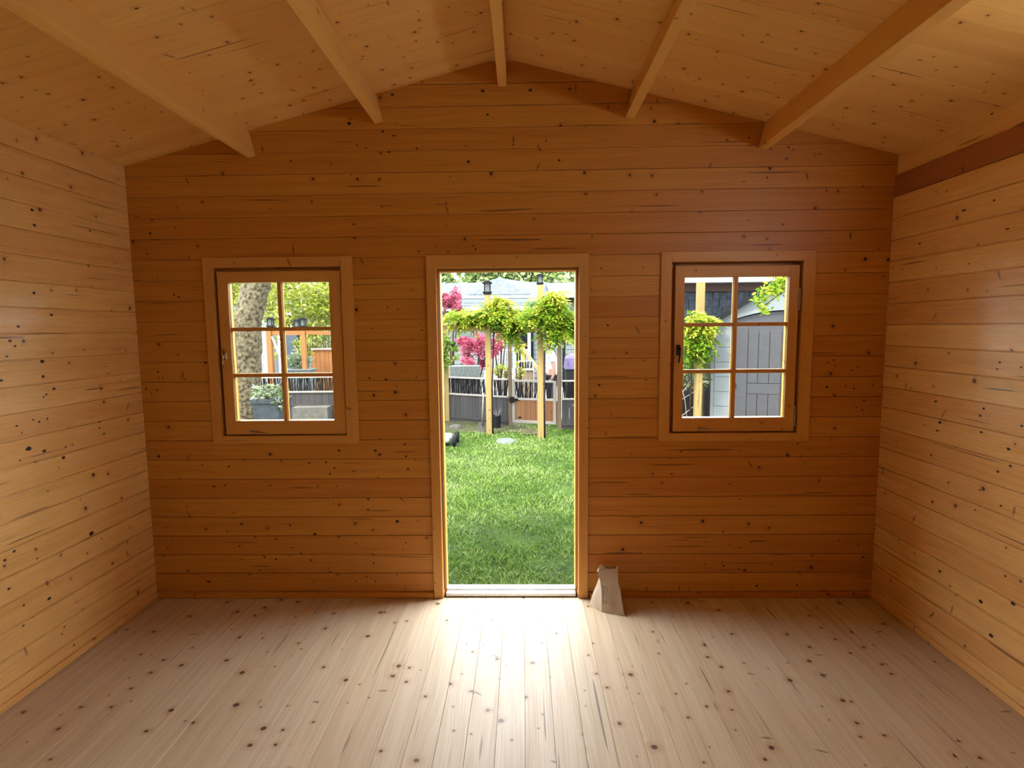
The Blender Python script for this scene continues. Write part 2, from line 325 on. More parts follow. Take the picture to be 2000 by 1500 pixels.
# ------------------------------------------------------------------ room dimensions
XL, XR, YB = -2.153, 2.047, -4.30
P = .114; Z0 = 1.974
RX, RZ, EZ = -.066, 3.016, 2.486
SLL = (RZ-EZ)/(RX-XL); SLR = (RZ-EZ)/(XR-RX)
def roofz(x): return RZ-(RX-x)*SLL if x < RX else RZ-(x-RX)*SLR
rows_front = [0.0, .036] + [Z0+k*P for k in range(-16, 10)]
rows_side = [0.0] + [Z0+(k+.5)*P for k in range(-17, 5)]
HOLES = [(-.478, .397, 0.0, 1.974), (-1.732, -.920, .948, 1.974), (.815, 1.628, .948, 1.974)]
KNOTS = {"front":[[-0.168,2.847,0.01,0.008],[0.088,2.847,0.01,0.008],[0.3,2.849,0.0088,0.007],[-0.657,2.837,0.0075,0.006],[-0.144,2.725,0.0075,0.006],[-0.897,2.692,0.0112,0.009],[-0.714,2.647,0.0075,0.006],[-0.656,2.624,0.012,0.0035],[-0.684,2.539,0.01,0.0035],[-0.532,2.555,0.0063,0.005],[-0.809,2.562,0.005,0.004],[-0.859,2.577,0.005,0.004],[-0.264,2.564,0.005,0.004],[-0.005,2.566,0.005,0.004],[0.172,2.584,0.005,0.004],[-0.251,2.481,0.0088,0.007],[0.242,2.481,0.0075,0.006],[-1.226,2.499,0.0063,0.005],[-0.896,2.421,0.002,0.009],[-0.351,2.404,0.002,0.008],[-0.707,2.254,0.045,0.0015],[-0.41,2.258,0.036,0.0015],[-0.892,2.157,0.0063,0.005],[1.261,2.582,0.0063,0.005],[1.473,2.528,0.0063,0.005],[1.464,2.47,0.0075,0.006],[1.241,2.353,0.005,0.004],[1.364,2.373,0.0063,0.005],[1.641,2.491,0.005,0.004],[1.685,2.301,0.003,0.01],[1.272,2.15,0.005,0.004],[1.458,2.125,0.0063,0.005],[-0.789,0.95,0.005,0.004],[-0.817,0.884,0.0088,0.007],[-1.025,0.885,0.0075,0.006],[-0.645,0.919,0.0075,0.006],[-0.641,0.85,0.0075,0.006],[-0.631,0.775,0.0075,0.006],[-1.105,0.817,0.0063,0.005],[-1.204,0.814,0.0063,0.005],[-1.059,0.783,0.0063,0.005],[-0.947,0.764,0.012,0.0028],[-0.869,0.597,0.0075,0.006],[-0.872,0.536,0.0063,0.005],[-1.074,0.57,0.005,0.004],[-0.703,0.464,0.0112,0.009],[-1.191,0.389,0.01,0.008],[-0.951,0.332,0.005,0.004],[-0.656,0.335,0.005,0.004],[-0.851,0.264,0.0063,0.005],[-0.85,0.211,0.0063,0.005],[-1.219,0.23,0.0063,0.005],[-1.121,0.18,0.005,0.004],[-0.896,0.129,0.005,0.004],[-0.845,0.101,0.005,0.004],[-0.713,0.135,0.005,0.004],[-0.67,0.053,0.005,0.004],[-0.96,0.101,0.005,0.004],[-1.675,0.795,0.0063,0.005],[-1.83,0.808,0.005,0.004],[-1.769,0.677,0.014,0.004],[-1.703,0.683,0.0063,0.005],[-1.438,0.682,0.01,0.003],[-1.938,0.558,0.005,0.004],[-1.62,0.452,0.0088,0.007],[-1.333,0.442,0.0063,0.005],[-2.071,0.31,0.005,0.004],[-1.64,0.318,0.0063,0.005],[-1.331,0.308,0.005,0.004],[-1.495,0.249,0.0063,0.005],[-1.426,0.237,0.0063,0.005],[-1.633,0.237,0.005,0.004],[-1.838,0.099,0.013,0.005],[-1.697,0.133,0.005,0.004],[-1.59,0.143,0.0063,0.005],[-1.524,0.168,0.005,0.004],[-2.034,2.123,0.0075,0.006],[-2.06,2.011,0.005,0.004],[-1.826,1.988,0.005,0.004],[-1.925,1.783,0.0063,0.005],[-1.9,1.771,0.0063,0.005],[-2.048,1.35,0.0063,0.005],[-2.024,1.314,0.005,0.004],[-1.897,1.305,0.005,0.004],[-2.124,1.253,0.0063,0.005],[-2.062,1.244,0.0063,0.005],[-2.096,1.224,0.005,0.004],[-2.082,0.858,0.01,0.008],[-0.231,2.032,0.005,0.004],[-0.22,2.013,0.0063,0.005],[-0.536,2.006,0.005,0.004],[-0.441,2.032,0.0037,0.003],[-0.541,1.611,0.0037,0.003],[-0.53,1.571,0.005,0.004],[0.511,1.588,0.0063,0.005],[0.465,1.253,0.0075,0.006],[0.472,1.901,0.005,0.004],[0.422,1.787,0.0037,0.003],[0.421,2.071,0.003,0.01],[0.123,2.061,0.009,0.003],[-0.72,1.701,0.005,0.004],[-0.662,1.689,0.005,0.004],[-0.835,1.304,0.0063,0.005],[-0.742,1.295,0.0075,0.006],[-0.569,1.305,0.005,0.004],[-0.816,1.582,0.0037,0.003],[0.621,1.43,0.005,0.004],[0.729,1.28,0.005,0.004],[0.435,1.438,0.005,0.004],[0.55,1.402,0.0037,0.003],[1.767,1.383,0.0063,0.005],[1.777,1.348,0.005,0.004],[1.902,1.339,0.005,0.004],[1.871,1.325,0.005,0.004],[1.737,1.231,0.0075,0.006],[1.839,1.236,0.005,0.004],[1.888,1.221,0.0063,0.005],[1.989,1.24,0.005,0.004],[1.945,1.154,0.0063,0.005],[1.905,1.114,0.005,0.004],[1.939,1.102,0.0063,0.005],[1.777,0.931,0.005,0.004],[1.282,0.302,0.005,0.004],[1.191,0.191,0.0063,0.005],[1.28,0.173,0.005,0.004],[1.387,0.07,0.0075,0.006],[1.62,0.076,0.0063,0.005],[1.988,0.242,0.0075,0.006],[1.384,0.339,0.055,0.002],[0.932,0.868,0.005,0.004],[1.392,0.933,0.0075,0.006],[1.588,0.911,0.0063,0.005],[1.713,2.046,0.024,0.0013],[0.675,0.484,0.04,0.0013],[0.943,0.346,0.06,0.0015],[-2.143,0.454,0.036,0.0015],[-2.068,0.435,0.028,0.0013]],"left":[[-0.45,0.566,0.0146,0.0104],[-0.387,0.515,0.0056,0.004],[-0.487,0.477,0.0067,0.0048],[-0.329,0.357,0.009,0.0064],[-0.87,0.647,0.0079,0.0056],[-0.723,0.361,0.0101,0.0072],[-0.851,0.395,0.0067,0.0048],[-0.863,0.308,0.0067,0.0048],[-0.615,0.07,0.0067,0.0048],[-0.674,0.161,0.0056,0.004],[-0.178,0.495,0.0056,0.004],[-0.765,0.57,0.0056,0.004],[-0.91,0.499,0.0079,0.0056],[-0.915,0.627,0.0079,0.0056],[-0.62,2.125,0.009,0.0064],[-0.614,2.059,0.009,0.0064],[-0.29,2.089,0.0067,0.0048],[-0.32,1.91,0.0067,0.0048],[-0.65,1.756,0.0079,0.0056],[-0.568,1.66,0.009,0.0064],[-0.745,1.606,0.0079,0.0056],[-0.79,1.545,0.009,0.0064],[-0.769,1.522,0.0067,0.0048],[-0.393,1.492,0.0056,0.004],[-0.812,1.48,0.0067,0.0048],[-0.641,1.448,0.0113,0.008],[-0.643,1.38,0.0079,0.0056],[-0.848,1.381,0.0079,0.0056],[-0.246,1.359,0.0056,0.004],[-0.26,1.398,0.0045,0.0032],[-0.592,1.318,0.009,0.0064],[-0.636,1.297,0.0056,0.004],[-0.651,1.287,0.0056,0.004],[-0.717,1.192,0.0056,0.004],[-0.643,1.184,0.0067,0.0048],[-0.687,1.178,0.0067,0.0048],[-0.799,1.179,0.0056,0.004],[-0.334,1.117,0.0067,0.0048],[-0.337,1.088,0.0067,0.0048],[-0.31,1.051,0.0079,0.0056],[-0.556,1.034,0.0067,0.0048],[-0.752,1.069,0.0135,0.0096],[-0.675,1.041,0.0101,0.0072],[-0.801,1.028,0.0056,0.004],[-0.574,0.986,0.0101,0.0072],[-0.677,0.854,0.0056,0.004],[-0.362,1.291,0.054,0.0024]],"right":[[-0.749,1.413,0.0067,0.0048],[-0.739,1.384,0.0056,0.004],[-0.851,1.4,0.0056,0.004],[-0.403,1.201,0.0079,0.0056],[-0.686,1.207,0.0067,0.0048],[-0.67,1.173,0.0067,0.0048],[-0.439,1.104,0.0101,0.0072],[-0.426,1.061,0.0056,0.004],[-0.682,1.102,0.0079,0.0056],[-0.823,1.058,0.009,0.0064],[-0.875,1.164,0.0067,0.0048],[-0.396,0.933,0.0067,0.0048],[-0.839,0.99,0.0079,0.0056],[-0.781,0.951,0.0067,0.0048],[-0.697,0.846,0.0056,0.004],[-0.518,0.828,0.0067,0.0048],[-0.681,0.75,0.0056,0.004],[-0.809,0.811,0.0067,0.0048],[-0.735,1.966,0.0126,0.0034],[-0.221,1.981,0.0067,0.0048],[-0.106,1.866,0.0056,0.004],[-0.547,1.845,0.0056,0.004],[-0.348,1.85,0.0045,0.0032],[-0.499,2.091,0.0056,0.004],[-0.503,0.385,0.009,0.0064],[-0.747,0.357,0.0113,0.008],[-0.903,0.428,0.0113,0.008],[-0.812,0.237,0.0113,0.008],[-0.857,0.525,0.0067,0.0048],[-0.928,0.536,0.0067,0.0048],[-0.202,0.422,0.0067,0.0048],[-0.329,0.401,0.0056,0.004],[-0.572,0.343,0.0056,0.004],[-0.681,0.11,0.0079,0.0056],[-0.614,2.467,0.0067,0.0048],[-0.315,2.213,0.0056,0.004],[-0.658,2.098,0.0067,0.0048],[-0.496,2.089,0.0126,0.0039]]}
def knot(mb, c, a, b, U, V, Nn, mi=1):
    c, U, V, Nn = map(Vector, (c, U, V, Nn)); n = 10; ph = random.random()*6
    pts = [c + U*(a*math.cos(2*PI*k/n)*(1+.15*math.sin(3*2*PI*k/n+ph))) + V*(b*math.sin(2*PI*k/n)) + Nn*.0012 for k in range(n)]
    mb.face(pts, None, (random.random(), 0), mi)

mb = MB()
for z0, z1 in zip(rows_front[:-1], rows_front[1:]):
    if z0 >= RZ: break
    segs = [(XL-.04, XR+.04)]
    for hx0, hx1, hz0, hz1 in HOLES:
        if z0 >= hz0-.02 and z1 <= hz1+.02:
            ns = []
            for a, b in segs:
                if hx1 <= a or hx0 >= b: ns.append((a, b)); continue
                if hx0 > a: ns.append((a, hx0))
                if hx1 < b: ns.append((hx1, b))
            segs = ns
    g = random.choice((.0006, .0009, .0013, .0020)); c = random.choice((.0010, .0015, .0024))
    for a, b in segs:
        if z1 < EZ:
            mb.plank((0, 0, 0), (1, 0, 0), (0, 0, 1), (0, 1, 0), a, b, z0, z1, .044, g, c)
        else:
            lim0 = lambda v: max(XL-.04, RX-(RZ+.06-v)/SLL if v < RZ+.06 else RX-.001)
            lim1 = lambda v: min(XR+.04, RX+(RZ+.06-v)/SLR if v < RZ+.06 else RX+.001)
            mb.plank((0, 0, 0), (1, 0, 0), (0, 0, 1), (0, 1, 0), lim0, lim1, z0, min(z1, RZ+.06), .044, g, c)
for x, z, a, b in KNOTS['front']: knot(mb, (x, 0, z), a, b, (1, 0, 0), (0, 0, 1), (0, -1, 0))
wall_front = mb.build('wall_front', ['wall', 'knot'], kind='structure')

# out-of-frame side wall openings, added to bring in extra daylight, as (distance from the front wall, z range)
OPEN_L = None
OPEN_R = (1.25, 3.35, Z0+.5*P, Z0+3.5*P)
def side_segs(z0, z1, O):
    if O and z0 >= O[2]-.01 and z1 <= O[3]+.01: return [(0, O[0]), (O[1], -YB)]
    return [(0, -YB)]
mb = MB()
for z0, z1 in zip(rows_side[:-1], rows_side[1:]):
    g = random.choice((.0008, .0014, .0022, .0030)); c = random.choice((.0012, .002, .003))
    for a_, b_ in side_segs(z0, z1, OPEN_L): mb.plank((XL, 0, 0), (0, -1, 0), (0, 0, 1), (-1, 0, 0), a_, b_, z0, z1, .044, g, c)
for y, z, a, b in KNOTS['left']: knot(mb, (XL, y, z), a, b, (0, 1, 0), (0, 0, 1), (1, 0, 0))
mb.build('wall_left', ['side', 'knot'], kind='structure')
mb = MB()
for z0, z1 in zip(rows_side[:-1], rows_side[1:]):
    g = random.choice((.0008, .0014, .0022, .0030)); c = random.choice((.0012, .002, .003))
    dk = abs(z0-(Z0+2.5*P)) < .01; top = z0 > Z0+3*P
    for a_, b_ in side_segs(z0, z1, OPEN_R): mb.plank((XR+(.012 if top else 0), 0, 0), (0, -1, 0), (0, 0, 1), (1, 0, 0), a_, b_, z0, z1, .044, g, c, mi=2 if dk else 0)
for y, z, a, b in KNOTS['right']: knot(mb, (XR, y, z), a, b, (0, 1, 0), (0, 0, 1), (-1, 0, 0))
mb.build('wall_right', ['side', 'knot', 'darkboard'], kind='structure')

# back wall (behind the camera) with a wide window opening and a doorway
mb = MB()
WB = [(-1.35, 1.25, .0, 2.05)]
for z0, z1 in zip(rows_front[:-1], rows_front[1:]):
    if z0 >= RZ: break
    segs = [(XL-.04, XR+.04)]
    
    for a, b in segs:
        f0 = (lambda v, a=a: max(a, RX-(RZ+.06-v)/SLL if v < RZ+.06 else RX-.001)); f1_ = (lambda v, b=b: min(b, RX+(RZ+.06-v)/SLR if v < RZ+.06 else RX+.001))
        mb.plank((0, YB, 0), (1, 0, 0), (0, 0, 1), (0, -1, 0), f0, f1_, z0, min(z1, RZ+.06), .044, .001, .0015)
mb.build('wall_back', ['wall'], kind='structure')

# floor
mb = MB(); x = .259-.113*30
while x < XR+.05:
    a, b = max(x, XL-.04), min(x+.113, XR+.04)
    if b > a+.01: mb.plank((0, 0, 0), (0, 1, 0), (1, 0, 0), (0, 0, -1), YB-.04, .0, a, b, .028, .0006, .0008, .006)
    x += .113
mb.build('floor', ['floor'], kind='structure')

# ceiling: boards run from the eaves up to the ridge
mb = MB()
LL = math.hypot(RX-XL+.3, (RX-XL+.3)*SLL); LR = math.hypot(XR-RX+.3, (XR-RX+.3)*SLR)
y = YB-.04
while y < .30:
    for (sx, sl, L) in ((-1, SLL, LL), (1, SLR, LR)):
        U = Vector((sx, 0, -sl)).normalized(); Nn = Vector((sx*sl, 0, 1)).normalized()
        g = random.choice((.0002, .0003, .0006))
        mb.plank((RX, 0, RZ), U, (0, 1, 0), Nn, 0, L, y, y+.088, .022, g, .0005, .005)
    y += .088
mb.build('ceiling', ['ceil'], kind='structure')

# roof purlins, each stands square to its roof slope
def purlin(bx, bz, side, label, w=.046, h=.155):
    """(bx,bz) lower edge nearest the ridge, side -1 left, 1 right, 0 ridge"""
    sl = 0 if side == 0 else (SLL if side < 0 else SLR)
    ux = Vector((side or 1, 0, -sl)).normalized(); up = Vector((-ux.z, 0, ux.x)) if side >= 0 else Vector((ux.z, 0, -ux.x))
    if up.z < 0: up = -up
    b = MB(); b.plank((bx, 0, bz), (0, 1, 0), ux, up, YB, -.0005, 0, w, h, .0, .0012, .004)
    o = b.build('roof_purlin', ['purlin'])
    tag(o, label, 'beam', 'purlins under the sloping ceiling')
purlin(-1.418, 2.531, -1, 'planed pine roof purlin nearest the left wall, longest and widest on the left')
purlin(-.711, 2.699, -1, 'planed pine roof purlin just left of the ridge beam')
purlin(.597, 2.699, 1, 'planed pine roof purlin just right of the ridge beam')
purlin(1.311, 2.527, 1, 'planed pine roof purlin nearest the right wall')
b = MB(); b.plank((-.0625, 0, 2.868), (0, 1, 0), (1, 0, 0), (0, 0, 1), YB, -.0005, -.023, .023, .145, 0, .0012, .004)
tag(b.build('ridge_beam', ['purlin']), 'narrow pine ridge beam running back along the peak of the ceiling', 'beam', 'purlins under the sloping ceiling')

# skirting strips
b = MB(); b.plank((0, 0, 0), (1, 0, 0), (0, 0, 1), (0, 1, 0), XL+.002, -.50, .001, .034, .012, 0, .004, .005)
o = b.build('baseboard_front', ['wall'], kind='structure'); o.location.y = -.0135
b = MB(); b.plank((0, 0, 0), (1, 0, 0), (0, 0, 1), (0, 1, 0), .415, XR-.002, .001, .034, .012, 0, .004, .005)
o = b.build('baseboard_front', ['wall'], kind='structure'); o.location.y = -.0135
for nm, X0, U in (('baseboard_left', XL+.0135, (-1, 0, 0)), ('baseboard_right', XR-.0135, (1, 0, 0))):
    b = MB(); b.plank((X0, 0, 0), (0, -1, 0), (0, 0, 1), U, .016, -YB-.01, .001, .034, .012, 0, .004, .005)
    b.build(nm, ['side'], kind='structure')

# ------------------------------------------------------------------ door
dr = thing('door_1', (-.045, 0, 0), None, None, kind='structure')
b = MB()
b.box(-.497, -.443, -.016, -.0005, .002, 1.982, 2); b.box(.350, .404, -.016, -.0005, .002, 1.982, 2); b.box(-.443, .350, -.016, -.0005, 1.912, 1.982, 0)
part('door_casing', b, 'frame', dr, bevel=.0025)
b = MB()
for (x0, x1) in ((-.478, -.440), (.347, .397)): b.box(x0, x1, 0.0005, .075, .001, 1.974, 2)
b.box(-.440, .347, .0005, .075, 1.908, 1.974, 0)
part('door_jamb', b, 'frame', dr, bevel=.002)
b = MB()
b.box(-.440, -.428, .040, .110, .001, 1.896, 2); b.box(.335, .347, .040, .110, .001, 1.896, 2); b.box(-.440, .347, .040, .110, 1.896, 1.908, 0)
b.box(-.50, -.440, .075, .110, .001, 1.96, 2); b.box(.347, .41, .075, .110, .001, 1.96, 2); b.box(-.44, .347, .075, .110, 1.908, 1.96, 0)
part('door_stop', b, 'frame', dr, bevel=.002)
b = MB()
for (x0, x1) in ((-.440, -.436), (.343, .347)): b.box(x0, x1, .012, .020, .04, 1.90, 2)
b.box(-.436, .343, .012, .020, 1.904, 1.908, 0)
part('rubber_seal', b, 'seal', dr)
b = MB(); b.box(-.428, .335, .002, .112, .004, .024, 0); b.box(-.428, .335, .045, .095, .024, .034, 0)
part('threshold', b, 'alu', dr, bevel=.002)
b = MB(); b.box(-.50, .42, .0, .14, -.20, .003, 0)
b.build('trim_sill', ['gray'], kind='structure')
b = MB(); b.box(XL-.04, -.50, .0, .044, -.2, 0, 0); b.box(.42, XR+.04, .0, .044, -.2, 0, 0); b.box(XL-.04, XR+.04, YB, YB+.05, -.2, -.03, 0); b.box(XL-.04, XL, YB, 0, -.2, -.03, 1); b.box(XR, XR+.04, YB, 0, -.2, -.03, 1)
b.build('trim_foundation', ['gray'], kind='structure')

# ------------------------------------------------------------------ windows
def window(idx, cx0, cx1, gx0, gx1, s0, s1, hole, outer_bottom):
    """cx casing outer, s sash outer, g glass opening"""
    root = thing('window_%d' % idx, ((gx0+gx1)/2, 0, .948), None, None, kind='structure')
    b = MB(); zi0, zi1 = .976, 1.928; ri0, ri1 = s0-.020, s1+.006
    if idx == 2: ri0, ri1 = s0-.022, s1+.016
    b.box(cx0, ri0, -.014, -.0005, .93, 1.984, 2); b.box(ri1, cx1, -.014, -.0005, .93, 1.984, 2)
    b.box(ri0, ri1, -.014, -.0005, zi1, 1.984, 0); b.box(ri0, ri1, -.014, -.0005, .93, zi0, 0)
    part('casing', b, 'frame', root, bevel=.002)
    b = MB(); h0, h1 = hole
    b.box(h0, ri0, .0005, .07, .948, 1.974, 2); b.box(ri1, h1, .0005, .07, .948, 1.974, 2); b.box(ri0, ri1, .0005, .07, zi1, 1.974, 0); b.box(ri0, ri1, .0005, .07, .948, zi0, 0)
    # rebate behind the gap
    b.box(ri0, s0+.015, .048, .07, zi0, zi1, 2); b.box(s1-.015, ri1, .048, .07, zi0, zi1, 2); b.box(s0, s1, .048, .07, 1.895, zi1, 0); b.box(s0, s1, .048, .07, zi0, 1.0, 0)
    part('window_frame', b, 'frame', root, bevel=.0015)
    b = MB(); z0, z1, a0, a1 = .984, 1.906, 1.062, 1.847
    b.box(s0, gx0, -.006, .046, z0, z1, 2); b.box(gx1, s1, -.006, .046, z0, z1, 2); b.box(gx0, gx1, -.006, .046, a1, z1, 0); b.box(gx0, gx1, -.006, .046, z0, a0, 0)
    sash = part('sash', b, 'frame', root, bevel=.002)
    b = MB(); xm = (gx0+gx1)/2
    b.box(xm-.011, xm+.011, .004, .014, a0, a1, 2); b.box(xm-.011, xm+.011, .028, .038, a0, a1, 2)
    for k in (1, 2):
        zz = a0+(a1-a0)*k/3
        b.box(gx0, gx1, .0045, .0135, zz-.0105, zz+.0105, 0); b.box(gx0, gx1, .0285, .0375, zz-.0105, zz+.0105, 0)
    part('glazing_bars', b, 'frame', root, under=sash, bevel=.002)
    b = MB(); b.box(gx0-.004, gx1+.004, .019, .023, a0-.004, a1+.004)
    part('glass', b, 'glass', root, under=sash)
    for zc in (1.72, 1.07):
        b = MB(); b.tube([(s1+.004, -.008, zc-.06), (s1+.004, -.008, zc+.06)], .005, 10)
        b.box(s1-.004, s1, -.008, .01, zc-.05, zc+.05)
        part('hinge', b, 'steel', root, under=sash, smooth=False)
    b = MB(); hx = s0+.022; zc = 1.445
    b.box(hx-.011, hx+.011, -.010, -.006, zc-.03, zc+.03); b.lathe((hx, -.022, zc+.005), [(.009, -.012), (.009, .012)], 12, 'y')
    b.tube([(hx, -.034, zc+.010), (hx+.002, -.036, zc-.02), (hx-.004, -.034, zc-.07)], [.007, .006, .005], 8)
    part('handle', b, 'brass' if idx == 1 else 'blackmetal', root, under=sash, smooth=True)
    b = MB(); xx = s0+.14; b.box(xx, xx+.045, -.012, -.006, .992, 1.006); b.box(xx+.01, xx+.035, -.020, -.012, .994, 1.002); b.tube([(xx+.005, -.016, 1.0), (xx+.09, -.013, .996)], .0025, 6)
    part('stay', b, 'steel', root, under=sash)
    # outside sill
    b = MB(); b.box(h0-.02, h1+.02, .045, .10, .925, .948, 0); part('outer_sill', b, 'frame', root)
window(1, -1.748, -.907, -1.616, -1.043, -1.674, -.978, (-1.732, -.920), .93)
window(2, .800, 1.642, .932, 1.505, .881, 1.558, (.815, 1.628), .93)

for nm, xa, xb, O, bot in (('window_3', XL-.05, XL+.014, OPEN_L, True), ('window_4', XR-.014, XR+.05, OPEN_R, True)):  # unseen high right window, added to brighten the ceiling and side walls
    if not O: continue
    root = thing(nm, ((xa+xb)/2, -(O[0]+O[1])/2, O[2]), None, None, kind='structure')
    b = MB(); w = .06
    b.box(xa, xb, -O[0]-w, -O[0]-.001, O[2]+.002, O[3], 2); b.box(xa, xb, -O[1]+.001, -O[1]+w, O[2]+.002, O[3], 2); b.box(xa, xb, -O[1]+w, -O[0]-w, O[3]-w, O[3]-.001, 1)
    if bot: b.box(xa, xb, -O[1]+w, -O[0]-w, O[2]+.001, O[2]+w, 1); ym = -(O[0]+O[1])/2; b.box((xa+xb)/2-.012, (xa+xb)/2+.012, ym-.015, ym+.015, O[2]+w, O[3]-w, 2)
    part('frame', b, 'frame', root, bevel=.002)

# ------------------------------------------------------------------ bag by the door
def bag():
    secs = [ # z, four corners left-back, front fold, right-front, right-back
        (.002, (.405, -.080), (.462, -.168), (.585, -.215), (.560, -.060)),
        (.020, (.410, -.078), (.463, -.163), (.580, -.208), (.558, -.060)),
        (.070, (.428, -.078), (.464, -.150), (.573, -.185), (.558, -.060)),
        (.120, (.447, -.078), (.463, -.135), (.567, -.160), (.556, -.060)),
        (.155, (.459, -.076), (.463, -.118), (.563, -.135), (.554, -.058)),
        (.180, (.458, -.072), (.457, -.108), (.560, -.118), (.553, -.056)),
        (.200, (.450, -.070), (.450, -.098), (.560, -.104), (.556, -.054)),
        (.212, (.458, -.068), (.458, -.088), (.562, -.094), (.560, -.052))]
    n = 8; rings = []; V = []; F = []; UV = []
    for z, A, B, C, D in secs:
        ring = []
        for (p, q) in ((A, B), (B, C), (C, D), (D, A)):
            for k in range(n):
                t = k/n; x = p[0]+(q[0]-p[0])*t; y = p[1]+(q[1]-p[1])*t
                bul = math.sin(t*PI)*(.003 if z < .15 else .001)
                d = Vector((q[1]-p[1], p[0]-q[0], 0)); d.normalize(); x += d.x*bul; y += d.y*bul
                w = mnoise.noise(Vector((x*22, y*22, z*16)))*.007
                ring.append((x+w, y+w*.8, z))
        rings.append(ring)
    # ragged mouth: two ears with a dip between
    m = 4*n; top = []
    for i, (x, y, z) in enumerate(rings[-1]):
        dz = .020*math.exp(-((x-.472)/.016)**2)+.006*math.exp(-((x-.560)/.012)**2)-.018*math.exp(-((x-.525)/.022)**2)
        top.append((x+.002, y, z+dz))
    rings.append(top)
    b = MB()
    # uv: u measured from the front fold (metres), v height
    def uvof(i, z): return ((i-n)*.0155, z)
    for r in range(len(rings)-1):
        for i in range(m):
            j = (i+1) % m; z0, z1 = rings[r][i][2], rings[r+1][i][2]
            b.face([rings[r][i], rings[r][j], rings[r+1][j], rings[r+1][i]], [uvof(i, z0), uvof(i+1, z0), uvof(i+1, z1), uvof(i, z1)])
    b.face(list(reversed(rings[0])))
    root = b.build('bag', ['bag'], smooth=True, loc=(.49, -.12, 0))
    root.data.polygons.foreach_set('use_smooth', [False]*len(root.data.polygons))
    tag(root, 'crumpled off-white printed bag standing on the floor beside the door casing', 'bag')
bag()

# ------------------------------------------------------------------ garden ground
GZ = -.12
def groundmesh(x0, x1, y0, y1, nx, ny, f, mat, name, **kw):
    b = MB()
    for i in range(nx):
        for j in range(ny):
            xs = (x0+(x1-x0)*i/nx, x0+(x1-x0)*(i+1)/nx); ys = (y0+(y1-y0)*j/ny, y0+(y1-y0)*(j+1)/ny)
            b.face([(xx, yy, f(xx, yy)) for xx, yy in ((xs[0], ys[0]), (xs[1], ys[0]), (xs[1], ys[1]), (xs[0], ys[1]))])
    return b.build(name, mat, smooth=True, **kw)
def gh(x, y): return GZ+.012*mnoise.noise(Vector((x*1.3, y*1.3, 0)))
groundmesh(-9, 9, .12, 7.2, 40, 20, gh, 'lawnsoil', 'lawn_ground', kind='structure')
groundmesh(-30, 30, 7.2, 60, 6, 6, lambda x, y: -.45, 'gravel', 'neighbour_ground', kind='structure')
groundmesh(-2.6, .2, 5.75, 6.9, 12, 6, lambda x, y: gh(x, y)+.016+.01*mnoise.noise(Vector((x*3, y*3, 3))), 'soil', 'soil_bed', kind='structure')
groundmesh(.0, .42, 5.55, 5.95, 5, 5, lambda x, y: gh(x, y)+.017, 'soil', 'bare_patch', kind='structure')

# grass blades
def grass(n, x0, x1, y0, y1, hgt, pw):
    x = rng.uniform(x0, x1, n); t = rng.uniform(0, 1, n)**pw; y = y0+(y1-y0)*t
    keep = ~((y > 5.85) & (x < .1) & (rng.uniform(0, 1, n) < .8)); keep &= ~(((x+.235)**2/.02+(y-5.1)**2/.04) < 1)
    keep &= ~((((x-.21)/.2)**2+((y-5.75)/.2)**2 < 1) & (rng.uniform(0, 1, n) < .85))
    keep &= (y > .19); keep &= ~((x > 2.55) & (y > 4.2)); keep &= ~((x < -3.0) & (y > 3.8)); keep &= ~((np.abs(x+1.2) < .30) & (np.abs(y-4.88) < .25))
    x, y = x[keep], y[keep]; n = len(x)
    cl = .5+.5*np.sin(x*5.1+1.3*np.sin(y*4.3))*np.sin(y*6.2+x*2.1)
    h = hgt*(rng.uniform(.5, 1.2, n))*(.6+.6*cl); a = rng.uniform(0, 2*np.pi, n); w = rng.uniform(.0018, .0042, n)*(1+.06*y)
    lean = rng.uniform(.3, 1.5, n)*h; la = rng.uniform(0, 2*np.pi, n)
    z = GZ+.0*x-.012
    v = np.empty((n, 5, 3)); ca, sa = np.cos(a)*w, np.sin(a)*w; lx, ly = np.cos(la)*lean, np.sin(la)*lean
    v[:, 0] = np.stack([x-ca, y-sa, z], 1); v[:, 1] = np.stack([x+ca, y+sa, z], 1)
    v[:, 2] = np.stack([x+ca*.8+lx*.35, y+sa*.8+ly*.35, z+h*.65], 1); v[:, 3] = np.stack([x-ca*.8+lx*.35, y-sa*.8+ly*.35, z+h*.65], 1)
    v[:, 4] = np.stack([x+lx, y+ly, z+h], 1)
    me = bpy.data.meshes.new('grass'); base = np.arange(n)*5
    me.vertices.add(n*5); me.vertices.foreach_set('co', v.ravel())
    loops = np.empty((n, 7), dtype=np.int32)
    for k, q in enumerate((0, 1, 2, 3, 3, 2, 4)): loops[:, k] = base+q
    me.loops.add(n*7); me.loops.foreach_set('vertex_index', loops.ravel())
    me.polygons.add(n*2); st = np.empty((n, 2), dtype=np.int32); st[:, 0] = np.arange(n)*7; st[:, 1] = st[:, 0]+4
    me.polygons.foreach_set('loop_start', st.ravel())
    me.update(); me.validate()
    patch = np.clip(.45+.22*np.sin(x*3.1+2*np.sin(y*1.7))*np.cos(y*2.6)+rng.normal(0, .30, n), 0, 1)
    uv = np.zeros((n, 7, 2), dtype=np.float32); uv[:, :, 0] = patch[:, None]
    me.uv_layers.new(name='UVMap'); l = me.uv_layers.new(name='rnd'); l.data.foreach_set('uv', uv.ravel())
    me.materials.append(M['grass'])
    o = bpy.data.objects.new('grass', me); COL.objects.link(o)
    tag(o, 'bright green lawn grass growing in front of the doorway', 'grass', kind='stuff')
grass(190000, -3.4, 3.6, .19, 6.9, .048, 1.25)

